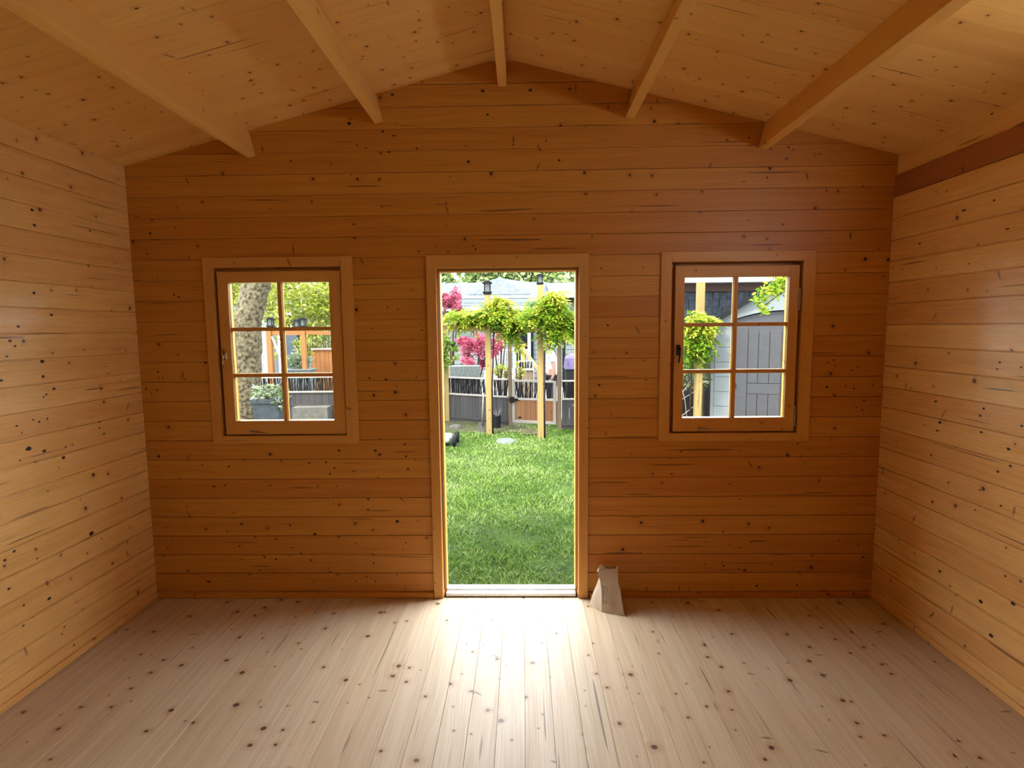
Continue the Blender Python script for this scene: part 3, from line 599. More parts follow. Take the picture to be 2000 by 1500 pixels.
# ------------------------------------------------------------------ leaves
def blob(mb, c, r, n, size, asp=.4, shell=.35, droop=0.0, clumps=0, rn=None):
    c = Vector(c); cs = []
    for _ in range(clumps or 1):
        if clumps:
            d = Vector((random.gauss(0, 1), random.gauss(0, 1), random.gauss(0, 1))).normalized()*random.uniform(.5, 1)
            cs.append((c+Vector((d.x*r[0], d.y*r[1], d.z*r[2])), min(r)*random.uniform(.3, .5), random.random()))
    for _ in range(n):
        if clumps:
            cc, rr_, q = random.choice(cs)
            d = Vector((random.gauss(0, 1), random.gauss(0, 1), random.gauss(0, 1))).normalized()*random.random()**shell*rr_
            mb.leaf(cc+d, size*random.uniform(.6, 1.3), asp, droop, rn=q*.8+.1 if rn is None else rn)
        else:
            d = Vector((random.gauss(0, 1), random.gauss(0, 1), random.gauss(0, 1))).normalized()*random.random()**shell
            mb.leaf(c+Vector((d.x*r[0], d.y*r[1], d.z*r[2])), size*random.uniform(.6, 1.3), asp, droop, rn=rn)
def sprays(mb, c, r, n, L, leaf, droop=.3, rn=None):
    """pinnate fronds: a stalk with paired leaflets, as on wisteria"""
    c = Vector(c)
    for _ in range(n):
        d = Vector((random.gauss(0, 1), random.gauss(0, 1), random.gauss(0, 1))).normalized()
        p = c+Vector((d.x*r[0], d.y*r[1], d.z*r[2]))*random.random()**.5
        dr_ = Vector((random.gauss(0, 1), random.gauss(0, 1)-.3, random.gauss(0, .5)-droop)).normalized()
        side = dr_.cross(Vector((random.gauss(0, .3), random.gauss(0, .3), 1))).normalized(); q = random.gauss(.5 if rn is None else rn, .25)
        for k in range(7):
            t = (k+1)/7; pp = p+dr_*L*t-Vector((0, 0, 1))*L*.35*t*t
            for sg in ((-1, 1) if k < 6 else (0,)):
                dd = (side*sg+dr_*.6+Vector((0, 0, random.uniform(-.4, .2)))).normalized(); x = dd.cross(Vector((random.gauss(0, .4), random.gauss(0, .4), 1))).normalized()
                w = leaf*.19; s1 = leaf*random.uniform(.8, 1.1)
                mb.face([pp, pp+dd*s1*.45+x*w, pp+dd*s1, pp+dd*s1*.45-x*w], None, (min(1, max(0, q+random.gauss(0, .1))), 0))

# ------------------------------------------------------------------ arbour in front of the door: posts, lanterns, beam, vines
def lantern(x, y, z, label, s=1.0):
    r = thing('post_lantern', (x, y, z), label, 'lantern', 'black solar lanterns capping the posts')
    b = MB(); b.box(x-.055*s, x+.055*s, y-.055*s, y+.055*s, z+.001, z+.02*s); b.box(x-.07*s, x+.07*s, y-.07*s, y+.07*s, z+.02*s, z+.045*s); part('base', b, 'jet', r, bevel=.003)
    b = MB(); b.box(x-.04*s, x+.04*s, y-.04*s, y+.04*s, z+.046*s, z+.17*s); part('lamp_glass', b, 'lampglass', r)
    for sx in (-1, 1):
        for sy in (-1, 1): b = MB(); b.box(x+sx*.045*s-.006, x+sx*.045*s+.006, y+sy*.045*s-.006, y+sy*.045*s+.006, z+.045*s, z+.17*s); part('corner_bar', b, 'jet', r)
    b = MB(); b.box(x-.075*s, x+.075*s, y-.075*s, y+.075*s, z+.17*s, z+.19*s); b.box(x-.05*s, x+.05*s, y-.05*s, y+.05*s, z+.19*s, z+.215*s); part('cap', b, 'jet', r, bevel=.003)
def post(x, y, w, z0, z1, label, mat='ypost', group='square timber posts in the garden', lean=0):
    b = MB(); b.box(x-w/2, x+w/2, y-w/2, y+w/2, z0, z1, 2)
    o = b.build('timber_post', [mat], bevel=.006, loc=(x, y, z0)); o.rotation_euler = (0, lean, 0)
    return tag(o, label, 'post', group)
post(-.510, 5.65, .088, -.14, 2.10, 'pale pine arbour post left of centre in the doorway, lantern on top')
post(.300, 5.25, .092, -.14, 2.21, 'pale pine arbour post right of centre in the doorway, in front of the gate')
lantern(-.510, 5.65, 2.10, 'black lantern on top of the left arbour post seen through the door')
lantern(.300, 5.25, 2.21, 'black lantern on top of the right arbour post seen through the door', .75)
post(-.188, 6.40, .066, -.13, 1.66, 'weathered post with the gate latch, behind the left arbour post', 'gpost')
post(.640, 6.10, .068, -.13, 1.66, 'dark weathered post at the hinge side of the gate, by the person', 'gpost')
post(-1.365, 7.0, .085, -.14, 1.70, 'weathered post wrapped by green climber at the left of the doorway', 'ypost')
b = MB(); b.box(-1.75, -.46, 5.60, 5.70, 1.535, 1.63, 0)
# beam rests notched against post: stop short of it
b = MB(); b.box(-1.9, -.556, 5.61, 5.69, 1.535, 1.63, 0)
tag(b.build('arbour_beam', ['ypost'], bevel=.005), 'pale horizontal arbour beam left of the lantern post, vines on top', 'beam')
b = MB(); b.box(-.464, 1.6, 5.62, 5.68, 1.50, 1.59, 0)
tag(b.build('arbour_beam', ['ypost'], bevel=.005), 'vine covered arbour beam right of the left lantern post', 'beam')
for x in (-1.0, -.25, .45, 1.15):
    b = MB(); b.box(x-.02, x+.02, 5.45, 7.1, 1.632 if x < -.5 else 1.592, 1.70 if x < -.5 else 1.66, 1)
    tag(b.build('arbour_rafter', ['ypost'], bevel=.004), 'narrow arbour rafter buried under the bright vines', 'rafter', 'rafters under the vines')

def vine(name, label, cat, mat, fn, stem=None, stemmat='darktwig'):
    b = MB(); fn(b); c = b.v[0]; lo = np.array(b.v).min(0)
    root = thing(name, (float(np.mean([p[0] for p in b.v])), float(np.mean([p[1] for p in b.v])), float(lo[2])), label, cat)
    part('foliage', b, mat, root)
    if stem:
        b2 = MB(); stem(b2); part('stem', b2, stemmat, root, smooth=True)
    return root
def f1(b):
    sprays(b, (-.42, 5.62, 1.82), (.30, .3, .17), 260, .17, .07); sprays(b, (-.85, 5.65, 1.75), (.38, .25, .12), 200, .16, .07, rn=.6)
    sprays(b, (-.22, 5.6, 1.70), (.22, .25, .20), 150, .18, .075, rn=.35); sprays(b, (-.28, 5.6, 1.97), (.15, .2, .10), 90, .15, .07, rn=.9)
    sprays(b, (-.13, 5.6, 1.50), (.12, .2, .10), 50, .16, .07, rn=.6); sprays(b, (.0, 5.6, 1.78), (.18, .2, .07), 70, .16, .07, rn=.4)
    sprays(b, (-.03, 5.55, 1.33), (.03, .08, .10), 14, .12, .07, .8, rn=.8)
vine('wisteria', 'bright wisteria massed on the beam around the left lantern post', 'vine', 'wist', f1, lambda b: b.tube([(-.45, 5.61, -.1), (-.455, 5.60, .6), (-.43, 5.6, 1.2), (-.40, 5.6, 1.8)], [.014, .012, .012, .008], 6))
def f2(b):
    sprays(b, (.42, 5.15, 1.85), (.30, .25, .22), 330, .17, .07); sprays(b, (.70, 5.3, 1.66), (.28, .25, .20), 240, .17, .07, rn=.5)
    sprays(b, (.50, 5.1, 2.02), (.15, .2, .12), 80, .15, .07, rn=.9); sprays(b, (.16, 5.2, 1.75), (.16, .2, .12), 90, .16, .07, rn=.5)
    sprays(b, (.50, 5.1, 1.50), (.2, .15, .10), 70, .17, .07, .6, rn=.4)
    sprays(b, (.95, 5.3, 1.60), (.2, .2, .16), 110, .17, .07, rn=.7)
vine('wisteria', 'bright wisteria hanging around the right lantern post', 'vine', 'wist', f2, lambda b: b.tube([(.36, 5.22, -.1), (.355, 5.19, .6), (.36, 5.19, 1.2), (.38, 5.18, 1.8)], [.014, .012, .012, .008], 6))
def f3(b):
    blob(b, (-1.42, 6.85, 1.28), (.20, .15, .26), 800, .065, .55, .5, clumps=16); blob(b, (-1.26, 6.80, 1.15), (.16, .12, .22), 420, .06, .55, .5, clumps=9); blob(b, (-1.42, 6.85, .95), (.07, .1, .16), 90, .06, .55, .5, clumps=6)
vine('climber', 'green leafy climber wrapped on the post at the doorway left', 'vine', 'wistd', f3, lambda b: b.tube([(-1.44, 6.93, -.1), (-1.43, 6.92, .6), (-1.42, 6.92, 1.2)], [.016, .013, .01], 6))

# ------------------------------------------------------------------ fence and gate
def stick_panel(x0, x1, y, z0, z1, root, yb=None, name='stick_lattice', seed=0):
    rnd_ = random.Random(seed+int(x0*100)); b = MB(); x = x0+.01
    yb = y if yb is None else yb
    while x < x1-.005:
        t = (x-x0)/max(.01, x1-x0); yy = y+(yb-y)*t
        k = rnd_.uniform(-.03, .03); w = rnd_.uniform(.008, .014)
        pts = [(min(x1, max(x0, x+k*s+rnd_.uniform(-.006, .006))), yy+rnd_.uniform(-.004, .004), z0+(z1-z0)*s) for s in (0, .33, .66, 1)]
        b.tube(pts, w, 5, cap=False)
        if rnd_.random() < .6:
            za, zb = sorted((rnd_.uniform(z0, z1), rnd_.uniform(z0, z1)))
            b.tube([(x, yy, za), (min(x1, x+.03), yy, zb)], .006, 4, cap=False)
        x += rnd_.uniform(.020, .034)
    part(name, b, 'jet', root)
def fence(xa, xb, ya, yb, label, ztop=.70, zmid=.39, zbot=-.03, boards=True):
    root = thing('garden_fence', ((xa+xb)/2, (ya+yb)/2, GZ), label, 'fence', 'low fence panels with black stick lattice')
    L = math.hypot(xb-xa, yb-ya); Rm = Matrix.Translation((xa, ya, 0)) @ Matrix.Rotation(math.atan2(yb-ya, xb-xa), 4, 'Z')
    b = MB(); b.box(0, L, -.045, .045, ztop-.022, ztop, 0, M4=Rm); part('top_rail', b, 'rail', root, bevel=.003)
    b = MB(); b.box(0, L, -.035, .03, zmid-.018, zmid+.012, 0, M4=Rm); part('middle_rail', b, 'rail', root, bevel=.003)
    b = MB(); b.box(0, L, -.03, .03, zbot-.03, zbot+.005, 0, M4=Rm); part('bottom_rail', b, 'gray', root, bevel=.003)
    stick_panel(xa+.01, xb-.01, ya, zmid+.012, ztop-.022, root, yb)
    b = MB(); x = 0
    while x < L-.02:
        w = min(.125, L-x); b.box(x+.002, x+w-.002, -.012, .010, zbot+.005, zmid-.018, 2, M4=Rm); x += .125
    part('fence_boards', b, 'gray', root)
    b = MB(); b.box(0, L, -.016, .012, GZ-.06, zbot-.03, 0, M4=Rm); part('gravel_board', b, 'gray', root)
fence(-3.40, -1.41, 7.05, 7.0, 'grey board fence with black stick lattice, left of the climber post')
fence(-1.32, -.225, 7.0, 6.45, 'grey board fence with black stick lattice between climber post and latch post')
fence(.680, 2.5, 6.1, 6.1, 'dark board fence with black stick lattice right of the gate')
gt = thing('garden_gate', (.22, 6.25, GZ), 'low cedar board gate with stick lattice top between two weathered posts', 'gate')
Rm = Matrix.Translation((-.15, 6.39, 0)) @ Matrix.Rotation(math.atan2(-.25, .75), 4, 'Z')
b = MB(); L = .785; b.box(0, .05, -.02, .02, -.05, .70, 2, M4=Rm); b.box(L-.05, L, -.02, .02, -.05, .68, 2, M4=Rm)
for z0, z1 in ((.655, .69), (.345, .385), (-.05, .0)): b.box(.05, L-.05, -.02, .02, z0, z1, 0, M4=Rm)
part('gate_frame', b, 'rail', gt, bevel=.003)
b = MB(); x = .05
while x < L-.06: b.box(x+.002, x+.094-.002, -.008, .008, .0, .345, 2, M4=Rm); x += .0943
part('gate_boards', b, 'gatew', gt)
stick_panel(-.09, .52, 6.36, .386, .655, gt, 6.175, seed=5)
b = MB(); b.box(-.21, -.02, 6.335, 6.36, .33, .37); b.box(-.19, -.12, 6.31, 6.362, .30, .40); part('latch', b, 'jet', gt, bevel=.003)
b = MB(); b.box(-.05, .10, 6.33, 6.35, .03, .055); part('hinge_strap', b, 'jet', gt)

# ------------------------------------------------------------------ small garden things
b = MB(); b.lathe((-.41, 6.15, -.118), [(0, 0), (.055, 0), (.068, .20), (.074, .20), (.074, .225), (.064, .225), (.062, .19), (0, .19)], 20)
pt = thing('plant_pot', (-.41, 6.15, -.118), 'small black plastic pot with dry twigs between fence and arbour post', 'pot'); part('pot', b, 'jet', pt, smooth=False)
b = MB()
for k in range(7):
    a = k*.9; b.tube([(-.41, 6.15, .05), (-.41+.05*math.cos(a), 6.15+.05*math.sin(a), .16), (-.41+.10*math.cos(a), 6.15+.09*math.sin(a), .22+.02*math.sin(k*2))], [.004, .003, .002], 5)
part('twigs', b, 'twig', pt)
sh = thing('spade', (-.63, 5.75, GZ), 'spade with pale handle leaning against the left arbour post', 'spade')
b = MB(); b.tube([(-.63, 5.72, .02), (-.595, 5.66, .55)], .012, 8); part('handle', b, 'twig', sh, smooth=True)
b = MB(); b.box(-.06, .06, -.004, .004, -.09, .09, M4=Matrix.Translation((-.635, 5.74, -.03)) @ Matrix.Rotation(.06, 4, 'Y')); part('blade', b, 'concrete', sh, bevel=.003)
b = MB(); b.lathe((-.235, 5.1, -.125), [(0, .012), (.12, .014), (.145, .006), (.15, -.01)], 24)
for i, p in enumerate(b.v): b.v[i] = (p[0]+(p[0]+.235)*.0, 5.1+(p[1]-5.1)*1.5, p[2]+.012)
tag(b.build('stepping_stone', ['stone'], smooth=True), 'flat grey stepping stone lying in the lawn before the gate', 'stone')
b = MB()
for (x, y, s) in ((-1.12, 6.2, .11),):
    b.lathe((x, y, -.12), [(0, .07), (s*.8, .06), (s, .03), (s*1.05, -.01)], 10)
for i, p in enumerate(b.v): b.v[i] = (p[0]+.02*mnoise.noise(Vector(p)*9), p[1], p[2]+.02*mnoise.noise(Vector(p)*14))
tag(b.build('edging_stone', ['concrete'], smooth=True), 'rough pale stone on bare soil near the left fence corner', 'stone')

mw = thing('lawn_mower', (-1.15, 4.9, GZ), 'small black and white push mower at the left edge of the doorway', 'mower')
b = MB(); b.box(-1.42, -1.02, 4.70, 5.05, -.06, .03); part('deck', b, 'white', mw, bevel=.03)
b = MB(); b.box(-1.36, -1.12, 4.76, 4.98, .03, .10); part('motor_cover', b, 'jet', mw, bevel=.03)
for (x, y) in ((-.96, 4.72), (-.96, 5.05)):
    b = MB(); b.lathe((x, y, -.035), [(.0, -.025), (.05, -.025), (.06, -.03), (.083, -.022), (.088, 0), (.083, .022), (.06, .03), (.05, .025), (0, .025)], 24, 'x')
    part('wheel', b, 'jet', mw, smooth=True)
for y in (4.70, 5.06):
    b = MB(); b.lathe((-1.44, y, -.045), [(.0, -.02), (.05, -.02), (.073, -.02), (.075, 0), (.073, .02), (0, .02)], 20, 'x')
    part('wheel', b, 'jet', mw, smooth=True)
b = MB(); b.tube([(-1.30, 4.72, .03), (-1.24, 4.4, .5), (-1.24, 4.3, .75), (-1.24, 4.98, .75), (-1.24, 5.02, .5), (-1.30, 5.02, .03)], .012, 8); part('handlebar', b, 'white', mw, smooth=True)

def branchplant(name, label, pts, mat, r=.012):
    b = MB()
    for q in pts: b.tube(q, [r*(1-.6*i/(len(q)-1)) for i in range(len(q))], 6)
    return tag(b.build(name, [mat], smooth=True), label, 'branch')
branchplant('bare_branch', 'pale bare branch curving by the right edge of the doorway', [[(.98, 5.9, -.12), (.99, 5.88, .15), (.94, 5.85, .25), (.83, 5.85, .33)], [(.99, 5.88, .15), (1.0, 5.9, .45), (.96, 5.9, .62)], [(1.0, 5.9, .4), (.9, 5.9, .55), (.87, 5.9, .66)]], 'twig')

# ------------------------------------------------------------------ tree, planter and fence seen in the left window
tr = thing('tree', (-3.88, 4.5, GZ), 'thick rough-barked tree trunk leaning right in the left window', 'tree')
def trunkmesh(pts, rads, seg=22, amp=.03):
    b = MB(); n = 44; out = []
    P_ = [Vector(p) for p in pts]
    for i in range(n+1):
        t = i/n*(len(P_)-1); k = min(int(t), len(P_)-2); f = t-k; f = f*f*(3-2*f)*.5+f*.5
        out.append((P_[k].lerp(P_[k+1], f), rads[k]*(1-f)+rads[k+1]*f))
    rings = []
    for i, (p, r) in enumerate(out):
        ring = []
        for k in range(seg):
            a = 2*PI*k/seg; d = Vector((math.cos(a), math.sin(a), 0)); q = p+d*r
            q += d*(mnoise.noise(Vector((q.x*14, q.y*14, q.z*5)))*amp+mnoise.noise(q*30)*amp*.4); ring.append(q)
        rings.append(ring)
    for i in range(n):
        for k in range(seg): b.face([rings[i][k], rings[i][(k+1) % seg], rings[i+1][(k+1) % seg], rings[i+1][k]])
    return b
part('trunk', trunkmesh([(-3.88, 4.5, -.15), (-3.84, 4.5, .4), (-3.80, 4.5, 1.2), (-3.76, 4.5, 1.7), (-3.58, 4.5, 2.15), (-3.38, 4.5, 2.6), (-3.1, 4.5, 3.4), (-2.9, 4.5, 4.4)], [.24, .19, .19, .19, .145, .12, .10, .06]), 'bark', tr, smooth=True)
part('limb', trunkmesh([(-3.84, 4.52, 1.55), (-3.80, 4.55, 1.85), (-3.77, 4.6, 2.2), (-3.85, 4.7, 2.8), (-4.1, 4.8, 3.8)], [.12, .11, .085, .08, .05]), 'bark', tr, smooth=True)
b = MB(); blob(b, (-3.6, 4.7, 4.3), (1.5, 1.3, 1.0), 3500, .12, .5, clumps=30)
part('foliage', b, 'tleaf', tr)

pp = thing('planter_pot', (-3.27, 4.05, GZ), 'tall blue-grey tapered pot beside the tree, white flowering plant in it', 'planter')
b = MB()
def frustum(b, cx, cy, z0, z1, w0, w1, d0=None, d1=None):
    d0 = d0 or w0; d1 = d1 or w1
    lo = [(cx-w0/2, cy-d0/2, z0), (cx+w0/2, cy-d0/2, z0), (cx+w0/2, cy+d0/2, z0), (cx-w0/2, cy+d0/2, z0)]
    hi = [(cx-w1/2, cy-d1/2, z1), (cx+w1/2, cy-d1/2, z1), (cx+w1/2, cy+d1/2, z1), (cx-w1/2, cy+d1/2, z1)]
    for k in range(4): j = (k+1) % 4; b.face([lo[k], lo[j], hi[j], hi[k]])
    b.face(lo[::-1]); b.face(hi)
frustum(b, -3.27, 4.05, -.12, .64, .26, .36); frustum(b, -3.27, 4.05, .64, .70, .39, .39)
part('pot', b, 'pot', pp, bevel=.008, merge=True)
b = MB(); blob(b, (-3.27, 4.0, .76), (.23, .2, .13), 420, .07, .55, .6, .2); blob(b, (-3.10, 3.9, .66), (.08, .08, .12), 80, .06, .55, .6, .5)
part('plant', b, 'wleaf', pp)

b = MB(); x = -5.42
wf = thing('white_fence', (-5.26, 8.0, -.45), 'white upright boards behind the tree trunk in the left window', 'fence')
for k in range(3): b.box(x+k*.105, x+k*.105+.10, 7.99, 8.01, -.45, 1.62, 2)
part('boards', b, 'white', wf, bevel=.003)
post(-4.83, 7.5, .10, -.45, 1.63, 'brown lantern post behind the tree in the left window', 'orange')
lantern(-4.80, 7.5, 1.631, 'black lantern just right of the tree trunk in the left window', .9)
post(-4.17, 7.5, .085, -.45, 1.62, 'orange cedar post right of the blue wall in the left window', 'orange')
lantern(-4.17, 7.5, 1.621, 'black lantern on the orange cedar post in the left window', .9)
post(-5.02, 9.3, .09, -.45, 1.62, 'orange post behind the blue wall in the left window', 'orange')
lantern(-5.02, 9.3, 1.621, 'black lantern in the middle of the left window, behind the blue wall', .9)
b = MB(); b.beam((-4.78, 7.5, 1.53), (-4.214, 7.5, 1.53), .05, .09); tag(b.build('arbour_beam', ['orange']), 'orange beam joining the two lantern posts in the left window', 'beam')
b = MB(); b.beam((-4.12, 7.5, 1.53), (-3.2, 7.5, 1.50), .05, .07); tag(b.build('arbour_beam', ['orange']), 'orange beam running right from the cedar post in the left window', 'beam')
b = MB(); b.beam((-4.77, 7.47, 1.46), (-4.62, 7.47, 1.05), .03, .03); tag(b.build('brace', ['white']), 'white diagonal brace on the brown lantern post', 'brace')
b = MB()
for k in range(16): b.box(-5.25+k*.022, -5.25+k*.022+.013, 8.985, 9.0, -.45, 1.50, 2); 
b.box(-5.25, -4.90, 9.0, 9.02, -.45, 1.50, 2); b.box(-4.90, -4.86, 8.98, 9.02, -.45, 1.48, 2, mi=1)
tag(b.build('corrugated_screen', ['bluewall', 'jet']), 'blue-grey corrugated screen behind the planting in the left window', 'screen')
b = MB()
for k in range(6): b.box(-4.62+k*.10, -4.62+k*.10+.094, 9.0, 9.02, -.45, 1.14, 2)
b.box(-4.62, -4.02, 8.97, 9.0, 1.14, 1.18, 0, mi=1)
tag(b.build('cedar_fence', ['orange', 'rail']), 'bright orange cedar fence at the right of the left window', 'fence')
pl = thing('planter_box', (-4.3, 7.6, -.45), 'long galvanised planter with leafy plants behind the left fence', 'planter')
b = MB(); b.box(-4.60, -4.05, 7.45, 7.75, -.45, .80, 0); b.box(-4.62, -4.03, 7.43, 7.77, .80, .83, 0); part('trough', b, 'trough', pl, bevel=.006)
b = MB(); blob(b, (-4.32, 7.6, .98), (.30, .14, .17), 800, .07, .4, .6); part('plants', b, 'wleaf', pl)
fence(-4.95, -3.42, 7.05, 7.05, 'grey board fence with black stick lattice seen in the left window', .72, .44, .20)
b = MB(); b.box(-4.15, -3.5, 6.75, 6.98, -.2, .19); 
tag(b.build('retaining_wall', ['concrete'], bevel=.01), 'low pale concrete block below the fence in the left window', 'wall')
b = MB(); b.lathe((-3.75, 6.6, -.12), [(0, .15), (.06, .13), (.13, .05), (.17, -.01)], 12)
for i, p in enumerate(b.v): b.v[i] = (p[0]+.03*mnoise.noise(Vector(p)*9), p[1], p[2]+.03*mnoise.noise(Vector(p)*12))
tag(b.build('mulch_heap', ['soil'], smooth=True), 'small dark heap of soil against the concrete block', 'heap')

def bush(name, label, c, r, n, size, mat, trunk=True, clumps=14, stemmat='darktwig', asp=.5, gz=-.45, cat='shrub'):
    root = thing(name, (c[0], c[1], gz), label, cat)
    b = MB(); blob(b, c, r, n, size, asp, clumps=clumps); part('foliage', b, mat, root)
    b = MB()
    for k in range(5):
        a = k*1.3; b.tube([(c[0]+.03*math.cos(a), c[1]+.03*math.sin(a), gz-.01), (c[0]+.12*r[0]*math.cos(a), c[1]+.12*math.sin(a), (gz+c[2])/2), (c[0]+.7*r[0]*math.cos(a), c[1]+.7*r[1]*math.sin(a), c[2]+.3*r[2])], [.03*min(1, r[0]+.3), .02, .008], 6)
    part('branches', b, stemmat, root, smooth=True)
    return root
bush('yellow_shrub', 'bright yellow-green tree filling the top right of the left window', (-5.6, 11.5, 2.3), (1.5, 1.0, 1.3), 6500, .13, 'yleaf', clumps=60, cat='tree')
bush('yellow_shrub', 'small yellow-green shrub beside the orange fence in the left window', (-4.62, 8.6, 1.2), (.22, .2, .25), 500, .07, 'yleaf')
bush('dark_shrub', 'dark blue-green bush above the orange fence in the left window', (-4.65, 10.2, 1.5), (.22, .2, .2), 500, .06, 'tleaf')
bush('bright_tree', 'bright green tree at the left edge behind the big trunk', (-9.6, 13.6, 2.8), (1.7, 1.0, 1.4), 3500, .14, 'yleaf', clumps=40, cat='tree')

# ------------------------------------------------------------------ beyond the gate: maples, trough, person, porch, house
bush('japanese_maple', 'pink-red japanese maple behind the fence left of the arbour post', (-1.02, 9.2, 1.10), (.42, .3, .36), 3200, .06, 'red', clumps=22)
bush('japanese_maple', 'smaller pink maple seen between the two middle posts', (-.50, 9.6, 1.22), (.22, .2, .24), 1300, .055, 'red', clumps=10)
bush('japanese_maple', 'pink maple top rising above the wisteria at the doorway left', (-2.15, 14, 2.38), (.46, .3, .36), 2400, .08, 'red', clumps=22)
bush('dark_shrub', 'dark shrub under the pink maple', (-1.10, 8.6, .80), (.30, .14, .15), 500, .05, 'red', clumps=8)
b = MB(); b.box(-1.42, -.84, 7.9, 8.2, .58, .83, 0); b.box(-1.36, -.90, 7.95, 8.15, -.45, .58, 0, mi=1)
tag(b.build('planting_trough', ['trough', 'gray'], bevel=.006), 'galvanised trough on a stand just behind the left fence', 'planter')
bush('leafy_shrub', 'small yellow-green shrub behind the fence between the middle posts', (-.38, 8.4, .68), (.22, .15, .18), 420, .06, 'yleaf', clumps=10)
bush('leafy_shrub', 'small yellow-green shrub just right of the latch post', (-.05, 8.0, .72), (.10, .1, .18), 220, .06, 'yleaf', clumps=6)

def person():
    root = thing('person', (.70, 10.0, -.45), 'person in a white t-shirt standing behind the gate, head bowed', 'person')
    def skin(name, V, E, R, mat, levels=1):
        me = bpy.data.meshes.new(name); me.from_pydata([(v[0]-.70, v[1]-10.0, v[2]+.45) for v in V], E, []); me.materials.append(M[mat])
        o = bpy.data.objects.new(name, me); COL.objects.link(o); o.parent = root
        sk = o.modifiers.new('skin', 'SKIN'); sk.use_smooth_shade = True
        for i, r in enumerate(R):
            r = r if isinstance(r, tuple) else (r, r); me.skin_vertices[0].data[i].radius = r
        me.skin_vertices[0].data[0].use_root = True
        s = o.modifiers.new('sub', 'SUBSURF'); s.levels = levels; s.render_levels = 2
        return o
    # pelvis, spine, neck, head (bowed towards -x), arms, legs.  facing -x
    V = [(.72, 10, .50), (.71, 10, .72), (.71, 10, .92), (.68, 10, 1.02), (.645, 10, 1.10), (.61, 10, 1.18), (.62, 10, 1.245),
         (.72, 9.80, .93), (.76, 9.77, .66), (.73, 9.77, .44), (.70, 9.78, .37),
         (.70, 10.20, .93), (.62, 10.23, .68), (.50, 10.16, .56), (.44, 10.12, .54),
         (.72, 9.90, .42), (.72, 9.88, .02), (.74, 9.88, -.38), (.64, 9.88, -.42),
         (.72, 10.10, .42), (.69, 10.11, .02), (.71, 10.11, -.38), (.61, 10.11, -.42)]
    E = [(0, 1), (1, 2), (2, 3), (3, 4), (4, 5), (5, 6), (2, 7), (7, 8), (8, 9), (9, 10), (2, 11), (11, 12), (12, 13), (13, 14), (0, 15), (15, 16), (16, 17), (17, 18), (0, 19), (19, 20), (20, 21), (21, 22)]
    R = [.13, .12, .12, .055, .06, .09, .07, .06, .042, .032, .028, .06, .042, .032, .028, .085, .055, .04, .035, .085, .055, .04, .035]
    body = skin('body', V, E, R, 'skin')
    # fingers of the near hand
    for hx, hy, hz, dx in ((.70, 9.78, .36, 0), (.44, 10.12, .53, -.05)):
        for k, (o_, l) in enumerate(((-.024, .06), (-.008, .07), (.008, .068), (.024, .055))):
            skin('finger', [(hx+o_*.3, hy+o_, hz), (hx+o_*.3-.01+dx*.5, hy+o_, hz-l*.5), (hx+o_*.3-.025+dx, hy+o_, hz-l)], [(0, 1), (1, 2)], [.010, .009, .008], 'skin')
        skin('thumb', [(hx-.015, hy-.02, hz+.03), (hx-.045, hy-.03, hz), (hx-.055, hy-.028, hz-.025)], [(0, 1), (1, 2)], [.011, .010, .008], 'skin')
    b = MB(); b.face([(.52, 10, 1.13), (.545, 9.985, 1.16), (.55, 10, 1.185), (.545, 10.015, 1.16)]); b.tube([(.555, 10, 1.19), (.53, 10, 1.145)], [.012, .018], 6)
    part('nose', b, 'skin', root, under=body, smooth=True)
    for sy in (-1, 1):
        b = MB(); b.lathe((.648, 10+sy*.086, 1.16), [(0, -.012), (.02, -.008), (.022, .006), (0, .010)], 10, 'y'); part('ear', b, 'skin', root, under=body, smooth=True)
        b = MB(); b.lathe((.54, 10+sy*.032, 1.185), [(0, -.01), (.009, -.006), (.009, .006), (0, .01)], 8, 'x'); part('eye', b, 'jet', root, under=body)
    b = MB(); b.tube([(.545, 9.975, 1.105), (.535, 10, 1.10), (.545, 10.025, 1.105)], .006, 5); part('mouth', b, 'darktwig', root, under=body)
    skin('t_shirt', [(.72, 10, .42), (.72, 10, .60), (.715, 10, .80), (.71, 10, .93), (.69, 10, 1.0), (.715, 9.82, .935), (.745, 9.77, .76), (.695, 10.18, .935), (.66, 10.22, .78)],
         [(0, 1), (1, 2), (2, 3), (3, 4), (3, 5), (5, 6), (3, 7), (7, 8)], [.16, .155, .155, .14, .075, .085, .075, .085, .075], 'shirt')
    skin('trousers', [(.72, 10, .42), (.72, 9.90, .36), (.72, 9.88, .0), (.74, 9.88, -.36), (.72, 10.1, .36), (.69, 10.11, .0), (.71, 10.11, -.36)], [(0, 1), (1, 2), (2, 3), (0, 4), (4, 5), (5, 6)], [.15, .11, .08, .062, .11, .08, .062], 'trouser')
    skin('hair', [(.66, 10, 1.20), (.655, 10, 1.265), (.60, 10, 1.29)], [(0, 1), (1, 2)], [.088, .075, .05], 'hair')
person()

